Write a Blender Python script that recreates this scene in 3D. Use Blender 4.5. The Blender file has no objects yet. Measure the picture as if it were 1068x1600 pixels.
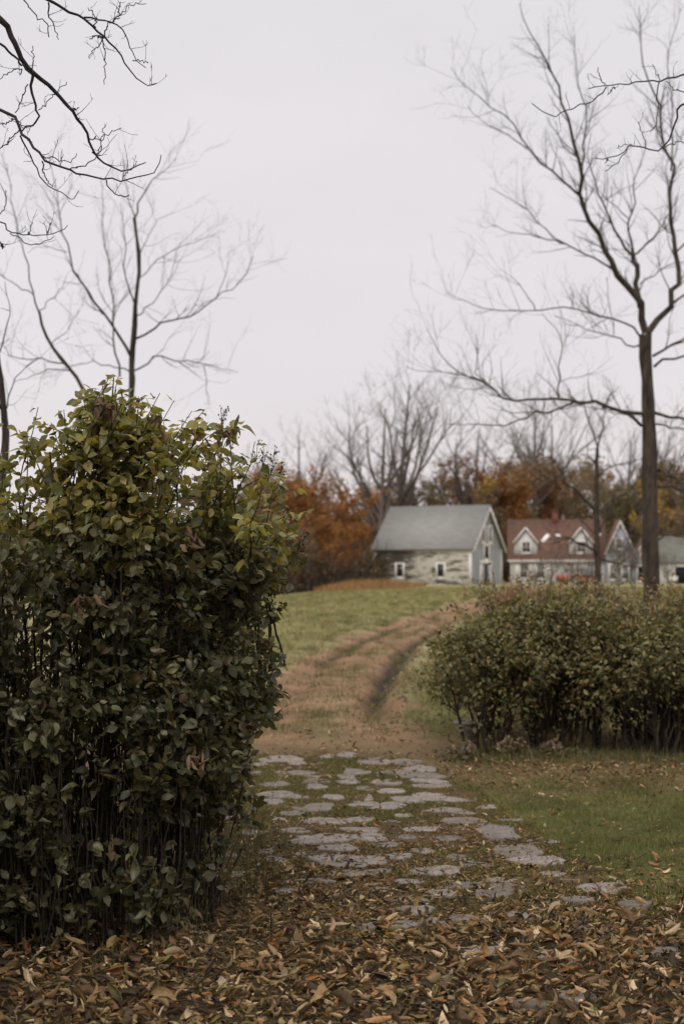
import bpy, math, random
import numpy as np
from mathutils import Vector, Matrix

SC = bpy.context.scene
COL = SC.collection
R = math.radians
PI = math.pi

# ------------------------------------------------------------------ camera
FPX, EYE = 2222.2, 1.70                      # focal length in photo pixels (50 mm on a 36 mm tall sensor), eye height
PITCH = math.atan(95 / FPX)
cam_d = bpy.data.cameras.new('camera')
cam = bpy.data.objects.new('camera', cam_d)
COL.objects.link(cam)
cam.location = (0, 0, EYE)
cam.rotation_euler = (PI / 2 + PITCH, 0, 0)
cam_d.sensor_fit = 'VERTICAL'
cam_d.sensor_height = 36
cam_d.lens = 50
cam_d.clip_start = 0.05
cam_d.clip_end = 3000
cam_d.dof.use_dof = True
cam_d.dof.focus_distance = 6.6
cam_d.dof.aperture_fstop = 3.0
SC.camera = cam

# ------------------------------------------------------------------ sky, sun, exposure
SUN_EL, SUN_AZ = R(45), R(-162)                # azimuth from +Y towards +X
world = bpy.data.worlds.new('World')
SC.world = world
world.use_nodes = True
nt = world.node_tree
nt.nodes.clear()
def wn(t, **k):
    n = nt.nodes.new(t)
    for a, b in k.items():
        setattr(n, a, b)
    return n
out = wn('ShaderNodeOutputWorld')
bg = wn('ShaderNodeBackground')
bg.inputs['Strength'].default_value = 0.1
sky = wn('ShaderNodeTexSky', sky_type='NISHITA', sun_disc=False, sun_elevation=SUN_EL, sun_rotation=SUN_AZ)
tc = wn('ShaderNodeTexCoord')
sep = wn('ShaderNodeSeparateXYZ')
nt.links.new(tc.outputs['Generated'], sep.inputs[0])
rmp = wn('ShaderNodeValToRGB')               # an overcast sky is about twice as bright overhead as low down
rmp.color_ramp.elements[0].position = 0.0
rmp.color_ramp.elements[0].color = (0.800, 0.735, 0.735, 1)
rmp.color_ramp.elements[1].position = 0.40
rmp.color_ramp.elements[1].color = (0.765, 0.735, 0.760, 1)
e = rmp.color_ramp.elements.new(0.16); e.color = (0.78, 0.735, 0.755, 1)
e = rmp.color_ramp.elements.new(0.75); e.color = (1.0, 0.965, 0.915, 1)
nt.links.new(sep.outputs['Z'], rmp.inputs[0])
br = wn('ShaderNodeMapRange')
br.inputs[1].default_value = 0.42; br.inputs[2].default_value = 1.0
br.inputs[3].default_value = 10.5; br.inputs[4].default_value = 15.5
nt.links.new(sep.outputs['Z'], br.inputs[0])
nz = wn('ShaderNodeTexNoise')
nz.inputs['Scale'].default_value = 2.2; nz.inputs['Detail'].default_value = 5; nz.inputs['Roughness'].default_value = .55
mpw = wn('ShaderNodeMapping'); mpw.inputs['Scale'].default_value = (1, 1, 2.2)
nt.links.new(tc.outputs['Generated'], mpw.inputs[0]); nt.links.new(mpw.outputs[0], nz.inputs['Vector'])
nr = wn('ShaderNodeMapRange')
nr.inputs[1].default_value = .3; nr.inputs[2].default_value = .7; nr.inputs[3].default_value = .935; nr.inputs[4].default_value = 1.05
nt.links.new(nz.outputs['Fac'], nr.inputs[0])
mu = wn('ShaderNodeMath', operation='MULTIPLY')
nt.links.new(br.outputs[0], mu.inputs[0]); nt.links.new(nr.outputs[0], mu.inputs[1])
sc_ = wn('ShaderNodeVectorMath', operation='SCALE')
nt.links.new(rmp.outputs[0], sc_.inputs[0]); nt.links.new(mu.outputs[0], sc_.inputs['Scale'])
mix = wn('ShaderNodeMixRGB'); mix.inputs[0].default_value = 0.95
nt.links.new(sky.outputs[0], mix.inputs[1]); nt.links.new(sc_.outputs[0], mix.inputs[2])
nt.links.new(mix.outputs[0], bg.inputs['Color']); nt.links.new(bg.outputs[0], out.inputs[0])

sl = bpy.data.lights.new('sun', 'SUN')
sl.energy = 1.5
sl.angle = R(25)
sl.color = (1.0, 0.93, 0.82)
sun = bpy.data.objects.new('sun', sl)
COL.objects.link(sun)
sv = Vector((math.sin(SUN_AZ) * math.cos(SUN_EL), math.cos(SUN_AZ) * math.cos(SUN_EL), math.sin(SUN_EL)))
sun.rotation_euler = (-sv).to_track_quat('-Z', 'Y').to_euler()
sun.location = sv * 60
SC.view_settings.view_transform = 'Standard'
SC.view_settings.look = 'None'
SC.view_settings.exposure = 0
SC.view_settings.gamma = 1
SC.view_settings.use_curve_mapping = False
SC.cycles.use_denoising = True
SC.cycles.max_bounces = 8
SC.cycles.transmission_bounces = 4
SC.cycles.transparent_max_bounces = 6
SC.cycles.caustics_reflective = False
SC.cycles.caustics_refractive = False

# ------------------------------------------------------------------ helpers
def at(px, py, Y):
    """A pixel of the photograph as a point at depth Y."""
    u, v = (px - 534) / FPX, (800 - py) / FPX
    c, s = math.cos(PITCH), math.sin(PITCH)
    d = (u, c - v * s, s + v * c)
    t = Y / d[1]
    return np.array((d[0] * t, Y, EYE + d[2] * t))

def hash2(ix, iy, seed=0):
    h = (ix.astype(np.int64) * 374761393 + iy.astype(np.int64) * 668265263 + seed * 982451653) & 0x7fffffff
    h = ((h ^ (h >> 13)) * 1274126177) & 0x7fffffff
    return ((h ^ (h >> 16)) & 0xffff) / 65535.0

def vnoise(x, y, seed=0):
    x = np.asarray(x, float); y = np.asarray(y, float)
    ix, iy = np.floor(x), np.floor(y)
    fx, fy = x - ix, y - iy
    fx = fx * fx * (3 - 2 * fx); fy = fy * fy * (3 - 2 * fy)
    a, b = hash2(ix, iy, seed), hash2(ix + 1, iy, seed)
    c, d = hash2(ix, iy + 1, seed), hash2(ix + 1, iy + 1, seed)
    return (a * (1 - fx) + b * fx) * (1 - fy) + (c * (1 - fx) + d * fx) * fy

def fbm(x, y, seed=0, octv=4):
    s, a, t = 0, .5, 0
    for k in range(octv):
        s = s + a * vnoise(x * 2 ** k, y * 2 ** k, seed + k); t += a; a *= .5
    return s / t

def sstep(a, b, x):
    t = np.clip((np.asarray(x, float) - a) / (b - a), 0, 1)
    return t * t * (3 - 2 * t)

def nrm(v):
    return v / np.maximum(np.linalg.norm(v, axis=-1, keepdims=True), 1e-9)

def mesh_data(name, V, F, mat=None, col=None, smooth=False):
    V = np.asarray(V, np.float32).reshape(-1, 3)
    if not isinstance(F, (list, tuple)):
        F = [F]
    F = [np.asarray(f, np.int32) for f in F if len(f)]
    me = bpy.data.meshes.new(name)
    me.vertices.add(len(V))
    me.vertices.foreach_set('co', V.ravel())
    loops = np.concatenate([f.ravel() for f in F])
    tot = np.concatenate([np.full(len(f), f.shape[1], np.int32) for f in F])
    st = np.concatenate([[0], np.cumsum(tot)[:-1]]).astype(np.int32)
    me.loops.add(len(loops))
    me.loops.foreach_set('vertex_index', loops)
    me.polygons.add(len(tot))
    me.polygons.foreach_set('loop_start', st)
    try:
        me.polygons.foreach_set('loop_total', tot)
    except Exception:
        pass
    if smooth:
        me.polygons.foreach_set('use_smooth', np.ones(len(tot), bool))
    if col is not None:
        col = np.asarray(col, np.float32)
        a = me.color_attributes.new('col', 'FLOAT_COLOR', 'POINT')
        a.data.foreach_set('color', np.concatenate([col[:, :3], np.ones((len(col), 1), np.float32)], 1).ravel())
    if mat:
        me.materials.append(mat)
    me.update(calc_edges=True)
    me.validate()
    return me

def link(name, me, parent=None, loc=None, rotz=0):
    o = bpy.data.objects.new(name, me)
    COL.objects.link(o)
    if parent:
        o.parent = parent
    if loc is not None:
        o.location = loc
    if rotz:
        o.rotation_euler = (0, 0, rotz)
    return o

def part(name, V, F, mat, parent=None, col=None, smooth=False):
    return link(name, mesh_data(name, V, F, mat, col, smooth), parent)

def tag(o, label=None, cat=None, group=None, kind=None):
    for k, v in (('label', label), ('category', cat), ('group', group), ('kind', kind)):
        if v:
            o[k] = v
    return o

def thing(name, loc, label, cat, group=None, rotz=0):
    o = bpy.data.objects.new(name, None)
    COL.objects.link(o)
    o.empty_display_size = .2
    o.location = tuple(loc)
    o.rotation_euler = (0, 0, rotz)
    return tag(o, label, cat, group)

def dup(root, loc, rotz=0, scale=1.0, label=None, group=None):
    r = root.copy(); COL.objects.link(r)
    r.location = loc; r.rotation_euler = (0, 0, rotz)
    r.scale = (scale,) * 3 if not isinstance(scale, tuple) else scale
    if label: r['label'] = label
    if group: r['group'] = group
    for ch in list(root.children):
        c = ch.copy(); COL.objects.link(c); c.parent = r
    return r

class MB:
    """Collects geometry pieces for ONE mesh."""
    def __init__(s):
        s.V, s.F, s.C, s.n = [], {}, [], 0
    def add(s, V, F, col=None):
        V = np.asarray(V, float).reshape(-1, 3)
        for f in (F if isinstance(F, list) else [F]):
            f = np.asarray(f, np.int64)
            if len(f):
                s.F.setdefault(f.shape[1], []).append(f + s.n)
        s.V.append(V); s.n += len(V)
        if col is not None:
            col = np.asarray(col, float)
            s.C.append(np.broadcast_to(col, (len(V), 3)) if col.ndim == 1 else col)
    def box(s, a, b, M=None):
        a, b = np.array(a, float), np.array(b, float)
        V = np.array([[(a, b)[i][0], (a, b)[j][1], (a, b)[k][2]] for k in (0, 1) for j in (0, 1) for i in (0, 1)])
        if M is not None:
            V = V @ M[:3, :3].T + M[:3, 3]
        s.add(V, np.array([[0, 2, 3, 1], [4, 5, 7, 6], [0, 1, 5, 4], [2, 6, 7, 3], [0, 4, 6, 2], [1, 3, 7, 5]]))
    def prism(s, poly, vec):
        """poly: planar outline (n,3); extruded by vec."""
        P = np.asarray(poly, float); n = len(P)
        V = np.concatenate([P, P + np.asarray(vec, float)])
        s.add(V, [np.array([list(range(n))[::-1]]), np.array([list(range(n, 2 * n))]),
                  np.array([[i, (i + 1) % n, n + (i + 1) % n, n + i] for i in range(n)])])
    def build(s, name, mat, parent=None, smooth=False):
        V = np.concatenate(s.V)
        F = [np.concatenate(v) for v in s.F.values()]
        return part(name, V, F, mat, parent, np.concatenate(s.C) if s.C else None, smooth)
    def data(s, name, mat, smooth=False):
        return mesh_data(name, np.concatenate(s.V), [np.concatenate(v) for v in s.F.values()], mat, np.concatenate(s.C) if s.C else None, smooth)

def tubes(P, Rr, k=3):
    """P (M,n,3) polylines with radii (M,n) -> verts, quads; open ended (tips taper)."""
    P = np.asarray(P, float); Rr = np.asarray(Rr, float)
    M, n, _ = P.shape
    T = np.empty_like(P)
    T[:, 1:-1] = P[:, 2:] - P[:, :-2]; T[:, 0] = P[:, 1] - P[:, 0]; T[:, -1] = P[:, -1] - P[:, -2]
    T = nrm(T)
    main = nrm(P[:, -1] - P[:, 0])
    ref = np.where(np.abs(main[:, 2:3]) < .8, np.array([[0, 0, 1.0]]), np.array([[1.0, 0, 0]]))[:, None, :]
    A = nrm(np.cross(T, np.broadcast_to(ref, T.shape)))
    B = np.cross(T, A)
    th = np.arange(k) * 2 * PI / k
    ring = P[:, :, None, :] + Rr[:, :, None, None] * (A[:, :, None, :] * np.cos(th)[None, None, :, None] + B[:, :, None, :] * np.sin(th)[None, None, :, None])
    V = ring.reshape(-1, 3)
    m, i, j = np.meshgrid(np.arange(M), np.arange(n - 1), np.arange(k), indexing='ij')
    b = (m * n + i) * k
    q = np.stack([b + j, b + (j + 1) % k, b + k + (j + 1) % k, b + k + j], -1).reshape(-1, 4)
    return V, q

def resample(pts, n):
    pts = np.asarray(pts, float)
    d = np.concatenate([[0], np.cumsum(np.linalg.norm(np.diff(pts[:, :3], axis=0), axis=1))])
    t = np.linspace(0, d[-1], n)
    return np.stack([np.interp(t, d, pts[:, k]) for k in range(pts.shape[1])], 1)

def smooth_line(pts, n):
    """Catmull-Rom through the points, then an even resample."""
    pts = np.asarray(pts, float)
    if len(pts) < 3:
        return resample(pts, n)
    P = np.concatenate([[2 * pts[0] - pts[1]], pts, [2 * pts[-1] - pts[-2]]])
    o = []
    for i in range(1, len(P) - 2):
        for t in np.linspace(0, 1, 8, endpoint=False):
            a, b, c, d = P[i - 1], P[i], P[i + 1], P[i + 2]
            o.append(.5 * (2 * b + (c - a) * t + (2 * a - 5 * b + 4 * c - d) * t * t + (-a + 3 * b - 3 * c + d) * t ** 3))
    o.append(pts[-1])
    return resample(np.array(o), n)

def spawn(parP, parR, count, rng, L=(.4, 1.0), ang=(30, 65), t=(.2, 1.0), up=.15, wig=.25, n=5, rmax=.02, rfac=.6, rmin=.0015, taper=.25):
    """Side shoots from a batch of polylines."""
    M, m, _ = parP.shape
    ln = np.linalg.norm(np.diff(parP, axis=1), axis=2).sum(1)
    idx = rng.choice(M, count, p=ln / ln.sum())
    tt = rng.uniform(t[0], t[1], count) * (m - 1)
    i0 = np.minimum(tt.astype(int), m - 2); f = (tt - i0)[:, None]
    p0 = parP[idx, i0] * (1 - f) + parP[idx, i0 + 1] * f
    tan = nrm(parP[idx, i0 + 1] - parP[idx, i0])
    r0 = parR[idx, i0] * (1 - f[:, 0]) + parR[idx, i0 + 1] * f[:, 0]
    rnd = nrm(rng.normal(size=(count, 3)))
    perp = nrm(rnd - (rnd * tan).sum(1, keepdims=True) * tan)
    a = np.radians(rng.uniform(ang[0], ang[1], count))[:, None]
    d = nrm(tan * np.cos(a) + perp * np.sin(a) + np.array([0, 0, up]))
    length = rng.uniform(L[0], L[1], count)
    P = np.empty((count, n, 3)); P[:, 0] = p0
    for k in range(1, n):
        d = nrm(d + rng.normal(size=(count, 3)) * wig + np.array([0, 0, up * .5]))
        P[:, k] = P[:, k - 1] + d * (length / (n - 1))[:, None]
    rb = np.clip(np.minimum(r0 * rfac, rmax), rmin, None)
    Rr = np.maximum(rb[:, None] * np.linspace(1, taper, n)[None], rmin * .7)
    return P, Rr

# ------------------------------------------------------------------ materials
def new_mat(name):
    m = bpy.data.materials.new(name)
    m.use_nodes = True
    nt = m.node_tree
    for n in list(nt.nodes):
        nt.nodes.remove(n)
    o = nt.nodes.new('ShaderNodeOutputMaterial')
    b = nt.nodes.new('ShaderNodeBsdfPrincipled')
    nt.links.new(b.outputs[0], o.inputs[0])
    return m, nt, b, o

def noise(nt, scale, detail=4, rough=.55, coord='Object', mscale=None):
    t = nt.nodes.new('ShaderNodeTexCoord')
    n = nt.nodes.new('ShaderNodeTexNoise')
    n.inputs['Scale'].default_value = scale
    n.inputs['Detail'].default_value = detail
    n.inputs['Roughness'].default_value = rough
    if mscale:
        mp = nt.nodes.new('ShaderNodeMapping'); mp.inputs['Scale'].default_value = mscale
        nt.links.new(t.outputs[coord], mp.inputs[0]); nt.links.new(mp.outputs[0], n.inputs['Vector'])
    else:
        nt.links.new(t.outputs[coord], n.inputs['Vector'])
    return n.outputs['Fac']

def ramp(nt, fac, stops):
    r = nt.nodes.new('ShaderNodeValToRGB')
    el = r.color_ramp.elements
    while len(el) < len(stops):
        el.new(.5)
    for e_, (p, c) in zip(el, stops):
        e_.position = p
        e_.color = (*c, 1) if len(c) == 3 else c
    nt.links.new(fac, r.inputs[0])
    return r.outputs[0]

def mixc(nt, a, b, fac, mode='MIX'):
    m = nt.nodes.new('ShaderNodeMixRGB'); m.blend_type = mode
    for s, v in ((1, a), (2, b)):
        if hasattr(v, 'links') or hasattr(v, 'is_linked'):
            nt.links.new(v, m.inputs[s])
        else:
            m.inputs[s].default_value = (*v, 1)
    if isinstance(fac, (int, float)):
        m.inputs[0].default_value = fac
    else:
        nt.links.new(fac, m.inputs[0])
    return m.outputs[0]

def bump(nt, bsdf, h, strength=.5, dist=.02):
    b = nt.nodes.new('ShaderNodeBump')
    b.inputs['Strength'].default_value = strength
    b.inputs['Distance'].default_value = dist
    nt.links.new(h, b.inputs['Height'])
    nt.links.new(b.outputs[0], bsdf.inputs['Normal'])

def mat_plain(name, c1, c2, scale=8, rough=.8, bmp=.3, bdist=.01, spec=.3, detail=5, mscale=None):
    m, nt, b, o = new_mat(name)
    f = noise(nt, scale, detail, .6, mscale=mscale)
    nt.links.new(ramp(nt, f, [(.3, c1), (.7, c2)]), b.inputs['Base Color'])
    b.inputs['Roughness'].default_value = rough
    b.inputs['Specular IOR Level'].default_value = spec
    if bmp:
        bump(nt, b, f, bmp, bdist)
    return m

def mat_leaf(name, rough=.5, transl=.3, spec=.4, back=(1.15, 1.12, 1.1), nscale=40):
    """Leaf colour from the mesh, mottled; paler underside; some light passes through."""
    m, nt, b, o = new_mat(name)
    at_ = nt.nodes.new('ShaderNodeAttribute'); at_.attribute_name = 'col'
    f = noise(nt, nscale, 3, .6)
    c = mixc(nt, at_.outputs['Color'], ramp(nt, f, [(.3, (.72, .72, .72)), (.7, (1.25, 1.25, 1.25))]), 1.0, 'MULTIPLY')
    g = nt.nodes.new('ShaderNodeNewGeometry')
    cb = mixc(nt, c, back, 1.0, 'MULTIPLY')
    c2 = mixc(nt, c, cb, g.outputs['Backfacing'])
    nt.links.new(c2, b.inputs['Base Color'])
    b.inputs['Roughness'].default_value = rough
    b.inputs['Specular IOR Level'].default_value = spec
    if transl:
        tr = nt.nodes.new('ShaderNodeBsdfTranslucent')
        nt.links.new(mixc(nt, c2, (1.5, 1.45, .75), 1.0, 'MULTIPLY'), tr.inputs['Color'])
        ms = nt.nodes.new('ShaderNodeMixShader'); ms.inputs[0].default_value = transl
        nt.links.new(b.outputs[0], ms.inputs[1]); nt.links.new(tr.outputs[0], ms.inputs[2])
        nt.links.new(ms.outputs[0], o.inputs[0])
    return m

M_BARK = mat_plain('bark', (.018, .0145, .0125), (.090, .070, .058), 8, .9, 1.0, .03, .15, mscale=(1, 1, .25))
M_BARK_NEAR = mat_plain('dark_bark', (.012, .010, .010), (.040, .033, .030), 30, .85, .6, .006, .25)
M_TWIG = mat_plain('twig_bark', (.030, .024, .020), (.075, .060, .050), 20, .9, .3, .005, .1)
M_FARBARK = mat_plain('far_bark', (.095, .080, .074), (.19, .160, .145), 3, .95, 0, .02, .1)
M_STEM = mat_plain('shrub_stem', (.020, .016, .012), (.060, .048, .036), 25, .9, .4, .005, .1)
M_LILAC = mat_leaf('shrub_leaf', .40, .38, .50, (1.15, 1.15, 1.25), 45)
M_OLIVE = mat_leaf('olive_leaf', .6, .25, .3, (1.2, 1.15, 1.1), 30)
M_FALL = mat_leaf('autumn_leaf', .75, .25, .2, (1, 1, 1), 4)
M_DRYLEAF = mat_leaf('dry_leaf', .7, .12, .3, (1.2, 1.15, 1.12), 60)
M_GRASS = mat_leaf('grass_blade', .65, .3, .25, (1, 1, 1), 5)
M_SEED = mat_plain('seed_head', (.012, .009, .008), (.035, .022, .016), 60, .8, 0)

# ------------------------------------------------------------------ ground
TRK = np.array([(-.9, 5), (-.55, 10), (-.15, 14), (-.22, 17.6), (-.05, 22.9), (.40, 28), (1.05, 34.3), (2.15, 42), (4.4, 56), (8.4, 75), (13, 100), (18, 122), (21, 140)])
def track_x(y):
    return np.interp(y, TRK[:, 1], TRK[:, 0])
def track_off(x, y):
    """Signed distance from the track's centre line, roughly square to it."""
    y = np.asarray(y, float)
    sl_ = (track_x(y + .5) - track_x(y - .5))
    return (x - track_x(y)) / np.sqrt(1 + sl_ ** 2)

def gz(x, y):
    x = np.asarray(x, float); y = np.asarray(y, float)
    far = sstep(14, 130, y)
    side = sstep(-7, 5, x - (y - 130) * .06)
    z = far * (-.25 + .85 * side)
    z = z + sstep(165, 330, y) * (9 + 5 * fbm(x * .01, y * .01, 5))
    z = z + (fbm(x * .35, y * .35, 11) - .5) * .10 * sstep(9, 25, y)
    z = z + (fbm(x * 1.7, y * 1.7, 21, 3) - .5) * .03 * (1 - sstep(20, 40, y))
    o = track_off(x, y)
    w = sstep(13.5, 19, y) * (1 - sstep(90, 120, y))
    j = (fbm(x * 2.2, y * .9, 31) - .5)
    deep = sstep(16, 20, y) * (1 - sstep(44, 60, y))
    z = z - w * .05 * (1 - sstep(.9, 1.5, np.abs(o)))
    z = z - w * (.05 + .05 * j + .03 * deep) * np.exp(-((o + .62) / .24) ** 2)
    z = z - w * (.05 + .16 * j + .07 * deep) * np.exp(-((o - .64 + (fbm(x * .5, y * .5, 51) - .5) * .3) / .17) ** 2)
    z = z + w * deep * (.10 + .10 * j) * np.exp(-((o - 1.02) / .18) ** 2)
    return z

def axis(fine0, fine1, step, lo, hi, grow):
    a = list(np.arange(fine0, fine1, step))
    s = step; v = a[-1]
    while v < hi:
        s *= grow; v += s; a.append(v)
    s = step; v = a[0]; pre = []
    while v > lo:
        s *= grow; v -= s; pre.append(v)
    return np.array(pre[::-1] + a)

def path_mask(x, y):
    """1 on the stone path. Its right edge runs from (1.9, 5.5) to (.85, 12.6)."""
    re_ = np.interp(y, [4, 5.5, 7.6, 12.4, 13.4], [2.4, 2.05, 1.55, .84, .55])
    le = np.interp(y, [4, 8, 13.4], [-1.6, -1.4, -1.15])
    w = (fbm(x * 1.3, y * 1.3, 41) - .5) * .5
    return sstep(-.12, .12, re_ - x + w * .4) * sstep(-.2, .2, x - le + w) * (1 - sstep(12.7, 13.7, y + w))

def ground_cols(x, y):
    n1, n2, n3 = fbm(x * .5, y * .5, 51), fbm(x * 2.1, y * 2.1, 61), fbm(x * .06, y * .06, 71)
    def L(a, b, t):
        return np.asarray(a)[None] * (1 - t[:, None]) + np.asarray(b)[None] * t[:, None]
    field = L((.185, .175, .085), (.310, .270, .150), np.clip(n1 * .8 + n3 * .6 - .2, 0, 1))
    lawn = L((.060, .062, .020), (.110, .108, .040), np.clip(n2 * 1.5 - .3, 0, 1))
    t = sstep(14, 24, y)
    c = lawn * (1 - t[:, None]) + field * t[:, None]
    # bare reddish ground with leaves where the lawn ends under the shrubs
    edge = sstep(10.6, 12.0, y + (n1 - .5) * 2.4) * (1 - sstep(14.6, 17.5, y + (n1 - .5) * 4))
    c = c * (1 - .75 * edge[:, None]) + L((.13, .080, .045), (.20, .135, .085), n2) * .75 * edge[:, None]
    # leaf soil in front and under the near shrub
    soil = np.clip((1 - sstep(6.2, 8.6, y + (n1 - .5) * 1.6)) + sstep(.2, 1.0, -.25 - x + (n2 - .5)) * (1 - sstep(10.5, 14, y)), 0, 1)
    c = c * (1 - soil[:, None]) + L((.020, .014, .009), (.048, .033, .020), n2) * soil[:, None]
    pm = path_mask(x, y) * (1 - soil * .6)
    c = c * (1 - pm[:, None]) + L((.050, .042, .018), (.120, .078, .042), n2) * pm[:, None]
    # the wheel track
    o = track_off(x, y)
    w = sstep(13.2, 16, y) * (1 - sstep(112, 128, y))
    n4 = fbm(x * 5.5, y * 3.0, 67)
    wob = (n2 - .5) * .9 + (n1 - .5) * .8 + (n4 - .5) * .5
    bed = w * (1 - sstep(.92, 1.28, np.abs(o + .08) + wob * .8))
    c = c * (1 - bed[:, None]) + L((.180, .098, .056), (.330, .215, .142), np.clip(n2 * .7 + n4 * .7 - .2, 0, 1)) * bed[:, None]
    med = w * np.exp(-((o + .02 + wob * .35) / .26) ** 2) * (.22 + .70 * (1 - sstep(15, 20, y)))
    c = c * (1 - med[:, None]) + L((.105, .098, .040), (.19, .160, .085), n4) * med[:, None]
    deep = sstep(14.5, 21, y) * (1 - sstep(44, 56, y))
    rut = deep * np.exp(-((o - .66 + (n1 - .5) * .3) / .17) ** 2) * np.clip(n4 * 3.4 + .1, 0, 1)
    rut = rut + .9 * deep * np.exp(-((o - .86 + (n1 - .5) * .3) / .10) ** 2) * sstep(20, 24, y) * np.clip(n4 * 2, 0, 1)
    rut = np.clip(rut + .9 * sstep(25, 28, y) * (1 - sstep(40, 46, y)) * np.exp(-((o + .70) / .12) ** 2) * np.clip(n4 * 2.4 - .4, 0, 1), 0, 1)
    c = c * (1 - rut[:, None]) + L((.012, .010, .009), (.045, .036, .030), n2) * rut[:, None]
    # forest floor
    ff = sstep(119, 128, y - 40 * sstep(-2, 6, x - (y - 130) * .06))
    c = c * (1 - ff[:, None]) + L((.035, .024, .014), (.085, .052, .026), n2) * ff[:, None]
    # tawny grass left of the barn
    tw = np.exp(-(((x - 1.6) / 4.2) ** 2 + ((y - 108) / 9) ** 2) ** 2)
    c = c * (1 - .8 * tw[:, None]) + L((.24, .15, .075), (.32, .21, .11), n1) * .8 * tw[:, None]
    return c, bed

m, gnt, b, o_ = new_mat('ground')
a_ = gnt.nodes.new('ShaderNodeAttribute'); a_.attribute_name = 'col'
f1 = noise(gnt, 1.1, 8, .72); f2 = noise(gnt, 22, 6, .7)
c_ = mixc(gnt, a_.outputs['Color'], ramp(gnt, f1, [(.3, (.68, .66, .62)), (.7, (1.30, 1.32, 1.35))]), 1.0, 'MULTIPLY')
c_ = mixc(gnt, c_, ramp(gnt, f2, [(.28, (.55, .53, .50)), (.72, (1.42, 1.42, 1.40))]), 1.0, 'MULTIPLY')
gnt.links.new(c_, b.inputs['Base Color'])
b.inputs['Roughness'].default_value = .95
b.inputs['Specular IOR Level'].default_value = .12
bump(gnt, b, f2, .9, .03)
M_GROUND = m

gx = axis(-5, 7, .065, -420, 460, 1.045)
gy = axis(3.0, 52, .14, -30, 900, 1.03)
X, Y = np.meshgrid(gx, gy)
GV = np.stack([X.ravel(), Y.ravel(), gz(X.ravel(), Y.ravel())], 1)
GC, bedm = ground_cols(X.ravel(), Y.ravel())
ny, nx = X.shape
i, j = np.meshgrid(np.arange(ny - 1), np.arange(nx - 1), indexing='ij')
bq = (i * nx + j).ravel()
GF = np.stack([bq, bq + 1, bq + nx + 1, bq + nx], 1)
fo = bedm[GF].mean(1) > .42
def sub_mesh(name, F):
    u, inv = np.unique(F, return_inverse=True)
    return part(name, GV[u], inv.reshape(F.shape), M_GROUND, None, GC[u], True)
tag(sub_mesh('ground', GF[~fo]), kind='structure')
tag(sub_mesh('dirt_track', GF[fo]), kind='structure')

# ------------------------------------------------------------------ paving stones
m, snt, b, o_ = new_mat('paving_stone')
f1 = noise(snt, 9, 7, .65, 'Object'); f2 = noise(snt, 70, 4, .6, 'Object')
oi = snt.nodes.new('ShaderNodeObjectInfo')
c_ = ramp(snt, f1, [(.22, (.075, .062, .050)), (.42, (.165, .142, .128)), (.75, (.275, .238, .220))])
c_ = mixc(snt, c_, ramp(snt, f2, [(.35, (.78, .78, .78)), (.65, (1.12, 1.12, 1.12))]), 1.0, 'MULTIPLY')
c_ = mixc(snt, c_, ramp(snt, oi.outputs['Random'], [(0, (.58, .55, .52)), (.5, (.90, .87, .85)), (1, (1.12, 1.09, 1.09))]), 1.0, 'MULTIPLY')
snt.links.new(c_, b.inputs['Base Color'])
b.inputs['Roughness'].default_value = .85
bump(snt, b, f1, .45, .008)
M_STONE = m

def ground_hit(px, py):
    Yv = EYE * FPX / (py - 895)
    for _ in range(6):
        p = at(px, py, Yv)
        Yv += (p[2] - float(gz(p[0], Yv))) * FPX / (py - 895) * .9
    return at(px, py, Yv)

def stone_mesh(hx, hy, h, rng):
    n = 15
    th = np.arange(n) * 2 * PI / n + rng.uniform(-.12, .12, n)
    e_ = 2.0 / rng.uniform(1.8, 3.0)
    r0 = rng.uniform(.80, 1.10, n) * (1 + .12 * np.sin(th * rng.integers(2, 4) + rng.uniform(0, 6)))
    px = np.sign(np.cos(th)) * np.abs(np.cos(th)) ** e_ * r0
    py = np.sign(np.sin(th)) * np.abs(np.sin(th)) ** e_ * r0
    V = []
    for s, z in ((1.04, -.06), (1.0, h * .45), (.97, h * .9), (.82, h), (.42, h)):
        jz = rng.uniform(-.004, .004, n) if s < .99 else 0
        V.append(np.stack([px * s * hx, py * s * hy, np.full(n, z) + jz], 1))
    V.append(np.array([[0, 0, h - .002]]))
    V = np.concatenate(V)
    q = [[r_ * n + k, r_ * n + (k + 1) % n, (r_ + 1) * n + (k + 1) % n, (r_ + 1) * n + k] for r_ in range(4) for k in range(n)]
    t = [[4 * n + k, 4 * n + (k + 1) % n, 5 * n] for k in range(n)]
    return mesh_data('paving_stone', V, [np.array(q), np.array(t)], M_STONE, None, True)

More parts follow.
